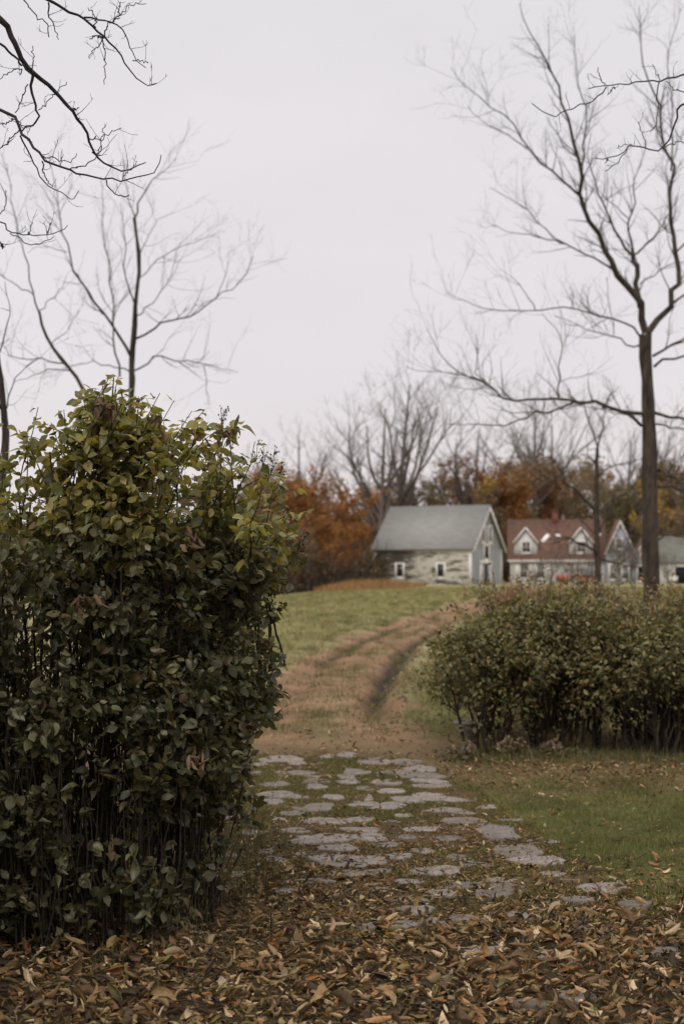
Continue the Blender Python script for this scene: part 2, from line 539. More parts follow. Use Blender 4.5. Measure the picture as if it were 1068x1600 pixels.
STONES = [  # px, py, width, height in the photograph, own label
 (438,1187,62,8),(465,1192,26,7),(510,1182,22,6),(542,1180,32,6),(585,1188,46,13),(634,1191,42,8),(655,1202,46,11),
 (658,1212,66,9),(670,1220,52,6),(677,1228,62,7),(696,1244,84,17),(613,1207,46,7),(556,1207,40,8),(541,1214,26,6),(546,1222,32,8),
 (604,1222,42,10),(495,1221,40,8),(495,1230,32,8),(429,1226,46,8),(435,1242,62,10),(424,1253,32,9),(566,1248,28,10),(640,1250,50,10),
 (486,1262,64,12),(591,1260,78,11),(700,1270,86,12),(726,1283,64,10),(505,1284,68,10),(559,1281,48,8),(464,1297,42,8),(566,1297,52,8),
 (505,1311,88,14),(572,1308,52,12),(527,1325,58,12),(546,1346,104,18),(623,1339,42,11),(548,1364,48,11),(715,1341,32,11),(677,1362,78,11),
 (596,1390,28,8),(718,1384,62,9),(775,1299,62,20),(807,1331,78,16),(838,1345,88,13),(941,1388,70,15),(862,1366,40,6),
 (610,1449,104,9),(650,1424,54,9),(681,1444,28,8),(769,1402,54,11),(806,1432,74,8),(769,1488,80,11),(850,1494,46,9),(831,1575,58,13),
 (900,1560,46,16),(1030,1491,66,10),(988,1416,46,9),(640,1408,60,8),(470,1208,40,6),(440,1207,30,5),(455,1272,40,6),(470,1246,30,6),
 (520,1246,30,6),(612,1237,40,6),(660,1296,50,7),(600,1320,44,7),(635,1308,30,6),(660,1330,36,6),(575,1232,36,6),(700,1310,40,7),
 (745,1352,44,8),(780,1376,50,7),(590,1362,40,7),(640,1378,44,7),(690,1400,40,7),(905,1410,44,7),(930,1450,60,9),(730,1440,50,8)]
SPECIAL = {10: 'broad pale paving stone on the right edge, first large one from the far end',
 41: 'rounded pale paving stone bulging into the lawn, midway along the right edge',
 42: 'wide flat paving stone by the lawn overlapped in view by a paler longer one',
 43: 'long pale paving stone touching the lawn, last of the unbroken right edge',
 44: 'pale chipped stone lying alone where lawn, path and leaf litter meet',
 34: 'largest long grey stone in the middle of the path, beside the dark shrub',
 31: 'wide flat grey stone just behind the longest mid-path stone',
 24: 'long pale oval stone in the middle of the path, near two round ones',
 23: 'bright oval stone left of centre on the mossy path',
 53: 'grey stone half buried under curled leaves near the bottom edge',
 54: 'small upright-edged grey stone poking out of the deep leaf litter'}
rng = np.random.default_rng(4)
stone_xy = []
for k, (px, py, w, h) in enumerate(STONES):
    p = ground_hit(px, py)
    hx = w / 2 / FPX * p[1] * 1.16
    hy = np.clip(h / 2 * p[1] ** 2 / (EYE * FPX) * 1.2, .07, .34)
    th = rng.uniform(.004, .013) if py < 1400 else rng.uniform(.012, .028)
    me = stone_mesh(hx, hy, th, rng)
    o = link('paving_stone', me, None, (p[0], p[1], float(gz(p[0], p[1])) - .004))
    o.rotation_euler = (rng.uniform(-.03, .03), rng.uniform(-.03, .03), rng.uniform(-.2, .2))
    stone_xy.append((p[0], p[1], hx, hy))
    if k in SPECIAL:
        lab = SPECIAL[k]
    elif py > 1395:
        lab = 'grey paving stone partly covered by brown leaves at the near end of the path'
    elif px > 620 and 1185 < py < 1300:
        lab = 'thin pale paving stone packed along the right edge of the path'
    elif py < 1235:
        lab = 'small flat stone at the far end of the path before the dirt track'
    else:
        lab = 'small grey paving stone set in moss in the middle of the path'
    tag(o, lab, 'paving stone', 'stones of the old path')
for k in range(900):                        # small half-buried stones filling the rows
    yy = rng.uniform(7.6, 12.9); xx = rng.uniform(-1.5, 1.7)
    if float(path_mask(np.array([xx]), np.array([yy]))[0]) < .85 or len(stone_xy) > len(STONES) + 36:
        continue
    hx, hy = rng.uniform(.05, .13), rng.uniform(.05, .12)
    if any(((xx - a) / (c + hx * 1.05)) ** 2 + ((yy - b_) / (d + hy * 1.05)) ** 2 < 1 for a, b_, c, d in stone_xy):
        continue
    o = link('paving_stone', stone_mesh(hx, hy, rng.uniform(.002, .009), rng), None, (xx, yy, float(gz(xx, yy)) - .004))
    o.rotation_euler = (rng.uniform(-.03, .03), rng.uniform(-.03, .03), rng.uniform(-.5, .5))
    tag(o, 'little half-buried stone filling a gap between the larger path stones', 'paving stone', 'stones of the old path')
    stone_xy.append((xx, yy, hx, hy))
stone_xy = np.array(stone_xy)
def on_stone(x, y, grow=1.0):
    r = np.zeros(len(x), bool)
    for sx, sy, hx, hy in stone_xy:
        r |= ((x - sx) / (hx * grow)) ** 2 + ((y - sy) / (hy * grow)) ** 2 < 1
    return r

# ------------------------------------------------------------------ leaf templates and scattering
def leaf_template(nl=5, width=.62, heart=True, fold=.25, bend=.2, curl=0.0):
    """A leaf along +Y, length 1, normal +Z: three columns (edge, rib, edge)."""
    t = np.linspace(0, 1, nl)
    w = np.sin(np.clip(t * .96 + .05, 0, 1) * PI) ** .8 * (1.0 - .45 * t) if heart else np.sin(np.clip(t * .94 + .04, 0, 1) * PI) ** .75 * .8
    w = w / w.max() * width * .5
    if not heart: w[0] = .015
    w[-1] = .01
    V = []
    for k in range(nl):
        for s in (-1, -.55, 0, .55, 1) if curl else (-1, 0, 1):
            ww = w[k] * s
            if curl:
                a = s * curl
                x = w[k] * math.sin(a) / curl
                z = w[k] * (1 - math.cos(a)) / curl
            else:
                x, z = ww, abs(ww) * fold
            back = .10 * abs(s) if heart and k == 0 else 0
            V.append((x, t[k] - back, z - bend * t[k] ** 2))
    c = 5 if curl else 3
    F = [[r_ * c + k, r_ * c + k + 1, (r_ + 1) * c + k + 1, (r_ + 1) * c + k] for r_ in range(nl - 1) for k in range(c - 1)]
    return np.array(V), np.array(F)

def frames(ax, nr):
    """Rotation matrices whose columns are side, axis, normal."""
    ax = nrm(ax)
    nr = nrm(nr - (nr * ax).sum(1, keepdims=True) * ax)
    sd = np.cross(ax, nr)
    return np.stack([sd, ax, nr], 2)

def place_leaves(mb, tmpl, pos, ax, nr, size, col, rng):
    """tmpl: list of templates, shared out at random."""
    Rm = frames(ax, nr)
    which = rng.integers(0, len(tmpl), len(pos))
    for k, (V, F) in enumerate(tmpl):
        s = which == k
        n = int(s.sum())
        if not n:
            continue
        W = np.einsum('nij,vj->nvi', Rm[s], V) * size[s][:, None, None] + pos[s][:, None, :]
        FF = (F[None] + (np.arange(n) * len(V))[:, None, None]).reshape(-1, F.shape[1])
        mb.add(W.reshape(-1, 3), FF, np.repeat(col[s], len(V), 0))

def pick_cols(rng, n, pal, wts, jit=.18):
    pal = np.array(pal, float); w = np.array(wts, float)
    i = rng.choice(len(pal), n, p=w / w.sum())
    j2 = rng.choice(len(pal), n, p=w / w.sum())
    t = rng.uniform(0, .35, n)[:, None]
    c = pal[i] * (1 - t) + pal[j2] * t
    return c * rng.uniform(1 - jit, 1 + jit, (n, 1)) * rng.uniform(.95, 1.05, (n, 3))

T_SMALL = [leaf_template(4, .55, False, .25, .15), leaf_template(4, .50, False, .45, .3)]
def crumple(t, twist, wave, seed):
    """Twist a dry leaf along its rib and ripple its edges."""
    V, F = t; V = V.copy(); r_ = np.random.default_rng(seed)
    a = twist * V[:, 1]
    V[:, 0], V[:, 2] = V[:, 0] * np.cos(a) - V[:, 2] * np.sin(a), V[:, 0] * np.sin(a) + V[:, 2] * np.cos(a)
    V[:, 2] += wave * np.sin(V[:, 1] * 9 + r_.uniform(0, 6)) * (.4 + np.abs(V[:, 0]) * 3)
    return V + r_.normal(size=V.shape) * .012, F
T_LILAC = [leaf_template(5, .70, True, .22, .18), crumple(leaf_template(5, .66, True, .40, .35), .5, .02, 11), crumple(leaf_template(5, .74, True, .10, .05), -.4, .03, 12), crumple(leaf_template(5, .55, True, .7, .5), .8, .02, 13),
           crumple(leaf_template(5, .68, True, -.15, .25), -.7, .03, 14), crumple(leaf_template(5, .50, True, .9, .3), -.3, .03, 15), crumple(leaf_template(5, .62, True, .3, -.2), .6, .04, 16)]
T_CURL = [crumple(leaf_template(7, .50, False, 0, .25, 1.7), .8, .03, 1), crumple(leaf_template(7, .62, False, 0, -.35, 2.4), -.7, .02, 2), crumple(leaf_template(7, .55, False, 0, .45, 1.2), 1.2, .05, 3),
          crumple(leaf_template(7, .55, False, 0, -.50, 2.8), .4, .02, 4), crumple(leaf_template(7, .80, True, 0, .15, 1.3), -.9, .05, 5), crumple(leaf_template(7, .40, False, 0, .7, 2.0), 1.5, .03, 6),
          crumple(leaf_template(7, .70, True, 0, -.3, 2.0), .6, .06, 7), crumple(leaf_template(7, .48, False, 0, .1, .8), -1.6, .04, 8)]

# ------------------------------------------------------------------ the near shrub
def lilac_s(z):
    return np.interp(z, [0, .2, .6, 1.12, 1.68, 1.9, 2.05, 2.2, 2.3, 2.42], [.72, .76, .83, .88, .93, 1.0, 1.02, .93, .80, .0])
LX, LY, LRX, LRY = -1.42, 7.1, 1.115, .98
def near_shrub():
    rng = np.random.default_rng(12)
    root = thing('leafy_shrub', (LX, LY, 0), 'tall dark green shrub with heart-shaped leaves filling the left of the picture', 'shrub')
    o3 = np.array([LX, LY, 0])
    def env(p, g=1.0):
        a, b_ = np.abs((p[:, 0] - LX) / LRX), np.abs((p[:, 1] - LY) / LRY)
        lump = 1 + .24 * (fbm(p[:, 0] * 2.4 + p[:, 2] * 1.6 + 9, p[:, 1] * 2.2 - p[:, 2] * 2.8, 81) - .5) * 2 + .16 * (vnoise(p[:, 0] * 9 + p[:, 1] * 4, p[:, 2] * 9 + p[:, 1] * 5, 82) - .5)
        zz = p[:, 2] * (1.085 + .26 * (fbm(p[:, 0] * 1.9 + 3, p[:, 1] * 1.9, 83) - .5) + .06 * sstep(-1.1, -1.6, p[:, 0]) + .06 * sstep(-.85, -.4, p[:, 0]))
        return ((a ** 2.6 + b_ ** 2.6) ** (1 / 2.6)) / np.maximum(lilac_s(zz) * lump * g, .02)
    # stems: many upright canes from the base
    nst = 58
    stems = []
    for k in range(nst):
        a, r_ = rng.uniform(0, 2 * PI), math.sqrt(rng.uniform(0, 1))
        b0 = np.array([LX + .72 * r_ * math.cos(a) * LRX * .85, LY + .72 * r_ * math.sin(a) * LRY * .85, 0])
        zt = rng.uniform(1.5, 2.25)
        r2 = min(.9, r_ + rng.uniform(0, .35))
        b1 = np.array([LX + r2 * math.cos(a) * LRX * .88, LY + r2 * math.sin(a) * LRY * .88, zt])
        mid = b0 * .55 + b1 * .45; mid[2] = zt * .52; mid[:2] = b0[:2] * .72 + b1[:2] * .28
        L_ = smooth_line([b0 - [0, 0, .05], b0 * .9 + mid * .1 + [0, 0, .05], mid, b1], 12)
        L_[1:-1] += rng.normal(size=(10, 3)) * .014
        rr = np.linspace(rng.uniform(.008, .019), .0035, 12)
        stems.append((L_, rr))
    tips = [(170,590,6.5),(130,622,6.4),(100,640,6.6),(60,636,6.6),(30,672,6.5),(215,640,6.5),(250,614,6.6),(272,626,6.7),(300,642,6.7),(345,638,6.8),(372,654,6.9),
            (398,690,6.9),(432,722,7.0),(190,610,6.7),(10,660,6.9),(325,660,6.5),(440,760,6.8),(452,800,7.0),(150,650,6.3),(185,588,6.6),(160,600,6.4),(205,625,6.6),(120,660,6.5),(230,660,6.5),(285,655,6.5),(320,640,6.8),(360,690,6.7),(80,660,6.5),(45,690,6.6),(385,720,6.7),(140,690,6.4),(240,690,6.4),(455,790,7.1),(446,840,7.0),(300,690,6.5)]
    for k in range(20):                      # the crown's highest point
        px = rng.normal(172, 34); tips.append((px, 588 + abs(px - 176) * .55 + rng.uniform(0, 70), rng.uniform(6.3, 6.9)))
    for k in range(22):
        px = rng.uniform(5, 430); tips.append((px, np.interp(px, [0, 60, 130, 180, 230, 300, 380, 440], [690, 655, 640, 605, 645, 668, 705, 760]) + rng.uniform(0, 45), rng.uniform(6.3, 7.4)))
    shoots = []
    for (px, py, Yd) in tips:
        p = at(px, py, Yd)
        lean = rng.normal(size=2) * .16
        b0 = np.array([p[0] * .75 + LX * .25 + lean[0], LY * .4 + Yd * .6 + lean[1], 1.25])
        mid = (b0 + p) / 2 + np.array([(b0[0] - p[0]) * .3 + rng.normal() * .03, rng.normal() * .03, .08])
        L_ = smooth_line([b0, mid, p], 10)
        L_[1:-1] += rng.normal(size=(8, 3)) * .010
        rr = np.linspace(.007, .0018, 10)
        shoots.append((L_, rr)); stems.append((L_, rr))
        for q_ in range(4):                 # side twigs off the upper half
            k0 = int(rng.integers(4, 9))
            d = nrm(np.array([rng.normal(), rng.normal(), rng.uniform(.2, 1.0)])) * rng.uniform(.10, .24)
            T_ = smooth_line([L_[k0], L_[k0] + d * .55 + [0, 0, .02], L_[k0] + d], 10)
            shoots.append((T_, np.linspace(.0028, .0012, 10)))
    SP = np.stack([resample(np.c_[L_, rr], 12) for L_, rr in stems])
    P1, R1 = spawn(SP[:, :, :3], SP[:, :, 3], 520, rng, (.25, .65), (25, 70), (.25, .95), .25, .18, 6, .006, .7, .0016)
    ok = (env(P1[:, -1]) < 1.0)
    P1, R1 = P1[ok], R1[ok]
    P2, R2 = spawn(P1, R1, 2600, rng, (.12, .34), (25, 65), (.2, 1), .2, .2, 5, .003, .7, .0012)
    P2k = env(P2[:, -1]) < 1.10
    P2, R2 = P2[P2k], R2[P2k]
    # each cane is a part with its share of the side twigs
    V1, q1 = tubes(P1, R1, 4); V2, q2 = tubes(P2, R2, 3)
    for k, (L_, rr) in enumerate(stems):
        V, q = tubes(L_[None] - o3, rr[None], 6)
        part('stem', V, q, M_STEM, root, None, True)
    mb = MB(); mb.add(V1 - o3, q1); mb.add(V2 - o3, q2)
    nb = 420                                # thin basal suckers
    a_ = rng.uniform(0, 2 * PI, nb); r_ = np.sqrt(rng.uniform(.05, .85, nb))
    B0 = np.stack([LX + LRX * .80 * r_ * np.cos(a_), LY + LRY * .80 * r_ * np.sin(a_), np.full(nb, -.03)], 1)
    B1 = B0 + np.stack([rng.normal(size=nb) * .10, rng.normal(size=nb) * .10, rng.uniform(.35, 1.3, nb)], 1)
    BP = np.stack([B0 + (B1 - B0) * t_ + rng.normal(size=(nb, 3)) * .012 * (0 < t_ < 1) for t_ in (0, .25, .5, .75, 1)], 1)
    sv_, sq_ = tubes(BP - o3, np.broadcast_to(np.linspace(.0055, .002, 5), (nb, 5)), 4); mb.add(sv_, sq_)
    sv_, sq_ = tubes(np.stack([a for a, b_ in shoots]) - o3, np.stack([b_ * .9 for a, b_ in shoots]), 4); mb.add(sv_, sq_)
    mb.build('twigs', M_STEM, root, True)
    # leafy shoots through the outer shell of the crown
    N = 80000
    p = np.stack([rng.uniform(LX - 1.4, LX + 1.4, N), rng.uniform(LY - 1.2, LY + 1.2, N), rng.uniform(.10, 2.42, N)], 1)
    e_ = env(p)
    gap = fbm(p[:, 0] * 4.6 + p[:, 2], p[:, 2] * 4.6 + p[:, 1] * 1.9, 91)
    low = sstep(.02, .48, p[:, 2] + .30 * sstep(-1.25, -1.6, p[:, 0]) + .22 * sstep(-.95, -.6, p[:, 0]))
    keep = (e_ < 1.0) & (e_ > .50) & (rng.uniform(0, 1, N) < (.25 + .75 * sstep(.55, .95, e_)) * (.05 + .95 * low) * (.10 + .90 * sstep(.38, .54, gap)) * (1 - .80 * sstep(1.72, 2.08, p[:, 2])))
    p, e_ = p[keep], e_[keep]
    n = len(p)
    rad = nrm(np.c_[(p[:, 0] - LX) / LRX, (p[:, 1] - LY) / LRY, .45 * np.ones(n) + .5 * (p[:, 2] > 1.9)])
    # each point carries a short twig with 2 to 3 opposite leaves
    td = nrm(rad + rng.normal(size=(n, 3)) * .55 + [0, 0, .25])
    tl = rng.uniform(.07, .16, n)
    TP = np.stack([p - td * tl[:, None] * (1 - s) for s in (0, .5, 1)], 1)
    TP[:, 1] += rng.normal(size=(n, 3)) * .006
    V, q = tubes(TP, np.broadcast_to(np.array([.0022, .0017, .0011]), (n, 3)), 3)
    mb = MB(); mb.add(V - o3, q); mb.build('leaf_stalks', M_STEM, root)
    pos, ax, nr, sz = [], [], [], []
    for s in (.0, .35, .35, .75, .75):
        m_ = rng.uniform(0, 1, n) < .80
        q_ = (p - td * (tl * s)[:, None])[m_]
        side = nrm(np.cross(td[m_], rng.normal(size=(len(q_), 3))))
        a = nrm(side * (1.0 if s else .3) + td[m_] * (.55 if s else 1) + rad[m_] * .25 + np.c_[np.zeros((len(q_), 2)), rng.uniform(-1.25, .10, len(q_))])
        nn = rad[m_] * .45 + rng.normal(size=(len(q_), 3)) * .75 + [0, 0, .60]
        pos.append(q_); ax.append(a); nr.append(nn); sz.append((.016 + .050 * rng.uniform(0, 1, len(q_)) ** 1.25) * (.9 + .2 * (s > 0)))
    pos, ax, nr, sz = map(np.concatenate, (pos, ax, nr, sz))
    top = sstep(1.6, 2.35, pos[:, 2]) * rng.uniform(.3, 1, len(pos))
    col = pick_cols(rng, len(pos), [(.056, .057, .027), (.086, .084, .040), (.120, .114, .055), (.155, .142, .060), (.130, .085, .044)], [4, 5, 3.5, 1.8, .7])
    # shoot leaves: larger, yellower, some already brown
    sp, sa, sn, ss = [], [], [], []
    for L_, rr in shoots:
        d = nrm(L_[-1] - L_[-4])
        for k in range(15 if rr[0] > .005 else 8):
            for sgn in (1, -1):
                if rng.uniform() < (.45 if rr[0] > .005 else .15): continue
                t_ = 9 - k * (.33 if rr[0] > .005 else .9) - rng.uniform(0, .2)
                if t_ < 0: continue
                i0 = int(min(t_, 8)); f = t_ - i0
                q_ = L_[i0] * (1 - f) + L_[i0 + 1] * f
                side = np.array([math.cos(k * PI / 2 + .4), math.sin(k * PI / 2 + .4), 0]) * sgn + rng.normal(size=3) * .35
                off = nrm(side) * rng.uniform(.01, .07) if k > 2 else nrm(side) * .012
                sp.append(q_ + off); sa.append(nrm(side) + d * rng.uniform(-.1, .5) + np.array([0, 0, rng.uniform(-.75, .1)]))
                sn.append(np.array([0, 0, .8]) + rng.normal(size=3) * .5); ss.append(rng.uniform(.030, .074) * (1.0 if k > 1 else .75))
    sp, sa, sn, ss = map(np.array, (sp, sa, sn, ss))
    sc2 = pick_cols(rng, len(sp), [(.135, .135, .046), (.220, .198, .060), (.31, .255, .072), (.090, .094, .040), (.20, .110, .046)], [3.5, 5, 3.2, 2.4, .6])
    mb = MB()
    col = col * (1 - .68 * top[:, None]) + np.array([.22, .20, .062]) * .68 * top[:, None]  # upper leaves tinted yellow and paler, imitating light through the crown top
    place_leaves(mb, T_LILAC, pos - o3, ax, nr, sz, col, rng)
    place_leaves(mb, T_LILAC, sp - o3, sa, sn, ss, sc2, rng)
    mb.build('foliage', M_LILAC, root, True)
    print('near shrub leaves', len(pos), len(sp))
    # hanging bunches of withered leaves
    for (px, py, Yd, nn_, s_) in ((163, 632, 6.25, 34, .045), (300, 835, 6.15, 10, .04), (132, 935, 6.0, 14, .045), (245, 652, 6.4, 9, .04), (355, 668, 6.6, 12, .04), (308, 1180, 6.1, 12, .045)):
        c = at(px, py, Yd)
        pp = c + rng.normal(size=(nn_, 3)) * [.022, .022, .024]
        mb = MB()
        place_leaves(mb, T_CURL, pp - o3, rng.normal(size=(nn_, 3)) * .6 + [0, 0, -1], rng.normal(size=(nn_, 3)), rng.uniform(.7, 1.3, nn_) * s_ * 1.2,
                     pick_cols(rng, nn_, [(.11, .068, .040), (.17, .115, .075), (.075, .048, .028)], [3, 1.5, 3]), rng)
        mb.build('withered_foliage', M_DRYLEAF, root, True)
    # seed heads standing above the right shoulder
    for (px, py, Yd) in ((350, 640, 6.75), (366, 668, 6.8), (402, 694, 6.9), (412, 702, 6.9), (428, 706, 6.95), (440, 722, 7.0), (345, 668, 6.7), (475, 832, 7.0), (425, 925, 6.8), (420, 1005, 6.7)):
        tip = at(px, py, Yd)
        b0 = tip + np.array([-.04, .02, -.16])
        main = smooth_line([b0, (b0 + tip) / 2 + [.012, 0, 0], tip], 5)
        mb = MB()
        V, q = tubes(main[None] - o3, np.full((1, 5), .0014), 3); mb.add(V, q)
        Pt, Rt = spawn(main[None], np.full((1, 5), .0012), 13, rng, (.02, .05), (30, 70), (.35, 1), .2, .2, 3, .0009, 1, .0008)
        V, q = tubes(Pt - o3, Rt, 3); mb.add(V, q)
        ico = np.array([(0, 0, 1), (1, 0, 0), (0, 1, 0), (-1, 0, 0), (0, -1, 0), (0, 0, -1.4)]) * .0042
        it = np.array([(0, 1, 2), (0, 2, 3), (0, 3, 4), (0, 4, 1), (5, 2, 1), (5, 3, 2), (5, 4, 3), (5, 1, 4)])
        for e2 in np.concatenate([Pt[:, -1], Pt[:, 1]]):
            mb.add(ico * rng.uniform(.7, 1.2) + e2 - o3, it)
        mb.build('seed_head', M_SEED, root)
    return root
NEAR = near_shrub()
dup(NEAR, (-2.75, 4.0, 0), R(160), 1.08, 'added unseen leafy shrub beyond the left edge, shading the heart-leaved one')  # extra copy out of frame, added to shade the lower left

# ------------------------------------------------------------------ shrubs on the right
def side_shrub(cx, cy, rx, ry, h, seed, label, nleaf, pal, wts, leaf=(.035, .06), nst=16, fan=1.0, gapk=.50, low=.18, mat=None, topfn=None):
    rng = np.random.default_rng(seed)
    z0 = float(gz(cx, cy))
    root = thing('leafy_shrub', (cx, cy, z0), label, 'shrub')
    def env(p):
        s = np.interp(p[:, 2] / h, [0, .12, .3, .55, .8, .95, 1.05], [.45, .62, .85, 1.0, .92, .62, 0])
        lump = 1 + 1.15 * (fbm(p[:, 0] * 2.1 + p[:, 2] * 1.1 + seed, p[:, 1] * 2.1 + p[:, 2] * 2.4, seed + 3) - .5)
        r_ = np.sqrt((p[:, 0] / rx) ** 2 + (p[:, 1] / ry) ** 2)
        return r_ / np.maximum(s * lump, .02)
    stems = []
    for k in range(nst):
        a, r_ = rng.uniform(0, 2 * PI), math.sqrt(rng.uniform(.02, 1))
        b0 = np.array([.30 * rx * r_ * math.cos(a), .30 * ry * r_ * math.sin(a), -.05])
        zt = h * rng.uniform(.66, 1.10) * (1.06 - .25 * r_)
        b1 = np.array([rx * .80 * fan * r_ * math.cos(a), ry * .80 * fan * r_ * math.sin(a), zt])
        mid = b0 * .62 + b1 * .38; mid[2] = zt * .55
        L_ = smooth_line([b0, mid, b1], 10)
        L_[1:-1] += rng.normal(size=(8, 3)) * .022
        rr = np.linspace(rng.uniform(.009, .022), .003, 10)
        stems.append((L_, rr))
        V, q = tubes(L_[None], rr[None], 5)
        part('stem', V, q, M_STEM, root, None, True)
    SP = np.stack([np.c_[L_, rr] for L_, rr in stems])
    P1, R1 = spawn(SP[:, :, :3], SP[:, :, 3], nst * 11, rng, (.2, .65), (25, 70), (.25, 1), .3, .2, 5, .007, .65, .002)
    P2, R2 = spawn(P1, R1, nst * 60, rng, (.1, .40), (25, 65), (.2, 1), .35, .2, 4, .004, .7, .0016)
    mb = MB()
    for P_, R_ in ((P1, R1), (P2, R2)):
        k = env(P_[:, -1]) < 1.45
        V, q = tubes(P_[k], R_[k], 3); mb.add(V, q)
    P3, R3 = spawn(P1, R1, nst * 5, rng, (.18, .42), (10, 50), (.4, 1), .7, .16, 6, .0045, .7, .0018)
    k = P3[:, -1, 2] < h * 1.10
    P3, R3 = P3[k], R3[k]
    V, q = tubes(P3, R3, 3); mb.add(V, q)
    P2 = np.concatenate([P2[env(P2[:, -1]) < 1.40], P3[:, [2, 3, 4, 5]]])
    mb.build('twigs', M_STEM, root)
    n1 = int(nleaf * .85)
    idx = rng.integers(0, len(P2), n1); tt = rng.uniform(.3, 1, n1) * 3
    i0 = np.minimum(tt.astype(int), 2); f = (tt - i0)[:, None]
    pa = P2[idx, i0] * (1 - f) + P2[idx, i0 + 1] * f + rng.normal(size=(n1, 3)) * .02
    n2 = nleaf * 3
    pb = np.stack([rng.uniform(-rx * 1.25, rx * 1.25, n2), rng.uniform(-ry * 1.25, ry * 1.25, n2), rng.uniform(low * h, h * 1.05, n2)], 1)
    e_ = env(pb)
    g_ = fbm(pb[:, 0] * 3 + pb[:, 2] * 1.4, pb[:, 2] * 3 + pb[:, 1] * 1.7, seed + 8)
    kb = (e_ < 1) & (e_ > .30) & (rng.uniform(0, 1, n2) > .75 * sstep(.62, 1.0, e_)) & (g_ > gapk) & (rng.uniform(0, 1, n2) < .25 + .75 * sstep(low, .55, pb[:, 2] / h))
    pb = pb[kb][:int(nleaf * .26)]
    pos = np.concatenate([pa, pb]); pos = pos[pos[:, 2] > low * h * .6]
    n = len(pos)
    rad = nrm(np.c_[pos[:, 0] / rx, pos[:, 1] / ry, np.full(n, .3)])
    ax = rad * .5 + rng.normal(size=(n, 3)) * .7 + [0, 0, -.15]
    nn = np.array([0, 0, .8]) + rad * .4 + rng.normal(size=(n, 3)) * .5
    mb = MB()
    place_leaves(mb, T_SMALL, pos, ax, nn, rng.uniform(leaf[0] * .6, leaf[1] * 1.1, n), pick_cols(rng, n, pal, wts, .25), rng)
    mb.build('foliage', mat or M_OLIVE, root, True)
    return root
OLV = [(.118, .114, .046), (.165, .150, .064), (.235, .195, .095), (.076, .078, .033), (.22, .135, .060)]
BRN = [(.20, .140, .088), (.27, .195, .125), (.14, .108, .066), (.26, .155, .085)]
side_shrub(1.34, 13.4, .66, .60, 1.22, 101, 'olive shrub beside the dirt track with a stone bowl at its foot', 5600, OLV, [5, 4, 2, 4, 1.0], nst=15, low=.10)
side_shrub(2.02, 13.9, .80, .70, 1.50, 102, 'middle shrub of the right-hand clump, dense brown-green, above tan flower heads', 8200, OLV, [4, 4, 3, 4, 1.4], nst=22, low=.06)
side_shrub(2.95, 13.5, .92, .75, 1.26, 103, 'wide fanning shrub with dark bare stems behind the lawn, at the right edge', 8600, OLV, [5, 5, 2.5, 3, .8], nst=30, low=.20)
side_shrub(3.85, 13.9, .85, .70, 1.42, 104, 'shrub cut by the right edge of the picture, past the fanning one', 5200, OLV, [5, 4, 2, 4, 1], nst=16, low=.12)
side_shrub(2.30, 15.4, 1.15, .80, 1.72, 105, 'tall thin twiggy brown shrub rising behind the olive shrubs', 5200, BRN + OLV[:2], [4, 3, 3, 2, 3, 3], nst=34, gapk=.46, low=.05)
side_shrub(3.95, 16.0, 1.25, .80, 1.58, 106, 'reddish brown twiggy shrub below the big bare tree', 4600, BRN, [4, 2, 4, 3], nst=30, gapk=.46, low=.05)
side_shrub(1.60, 14.8, .62, .5, 1.20, 107, 'small loose shrub between track-side shrub and the twiggy brown one', 2600, OLV, [4, 4, 2, 4, 2], nst=12, gapk=.45, low=.05)
side_shrub(3.15, 14.7, .9, .55, 1.42, 108, 'brown-leaved shrub filling the gap behind the fanning shrub', 4200, BRN + OLV[:2], [4, 3, 3, 2, 4, 3], nst=22, gapk=.42, low=.02)
side_shrub(2.52, 13.75, .62, .5, 1.32, 109, 'narrow olive shrub wedged between the dense middle shrub and the fanning one', 3600, OLV, [4, 3, 2, 3, 1.5], nst=14, low=.05)
side_shrub(3.42, 14.3, .7, .5, 1.50, 110, 'dark-stemmed olive shrub behind the fanning one, close to the right edge', 3600, OLV, [4, 4, 2, 3, 1], nst=14, low=.05)

# low dried flower plants and a stone bowl at the shrubs' feet
def flower_plant(cx, cy, h, seed, label, nh):
    rng = np.random.default_rng(seed)
    root = thing('dried_flower_plant', (cx, cy, float(gz(cx, cy))), label, 'plant', 'dried flower plants')
    mb = MB(); heads = []
    for k in range(nh):
        a = rng.uniform(0, 2 * PI); r_ = rng.uniform(.02, .16)
        tip = np.array([r_ * math.cos(a), r_ * math.sin(a), h * rng.uniform(.6, 1.05)])
        L_ = smooth_line([np.array([0, 0, -.02]), np.array([tip[0] * .4, tip[1] * .4, tip[2] * .6]), tip], 6)
        V, q = tubes(L_[None], np.full((1, 6), .003), 4); mb.add(V, q)
        heads.append(tip)
    mb.build('stalks', M_STEM, root)
    for tip in heads:
        n = 46
        d = nrm(rng.normal(size=(n, 3)) + [0, 0, .3])
        m2 = MB()
        place_leaves(m2, T_SMALL, tip + d * .022, d, rng.normal(size=(n, 3)), rng.uniform(.018, .032, n), pick_cols(rng, n, [(.22, .165, .11), (.16, .115, .07), (.28, .225, .16)], [3, 3, 1]), rng)
        m2.build('flower_head', M_DRYLEAF, root)
    n = 60
    p = rng.normal(size=(n, 3)) * [.10, .10, 0] + np.c_[np.zeros((n, 2)), rng.uniform(.02, h * .6, n)]
    m2 = MB(); place_leaves(m2, T_SMALL, p, rng.normal(size=(n, 3)), rng.normal(size=(n, 3)) + [0, 0, 1], rng.uniform(.04, .07, n), pick_cols(rng, n, [(.06, .055, .03), (.12, .09, .05)], [2, 1]), rng)
    m2.build('leaves', M_OLIVE, root)
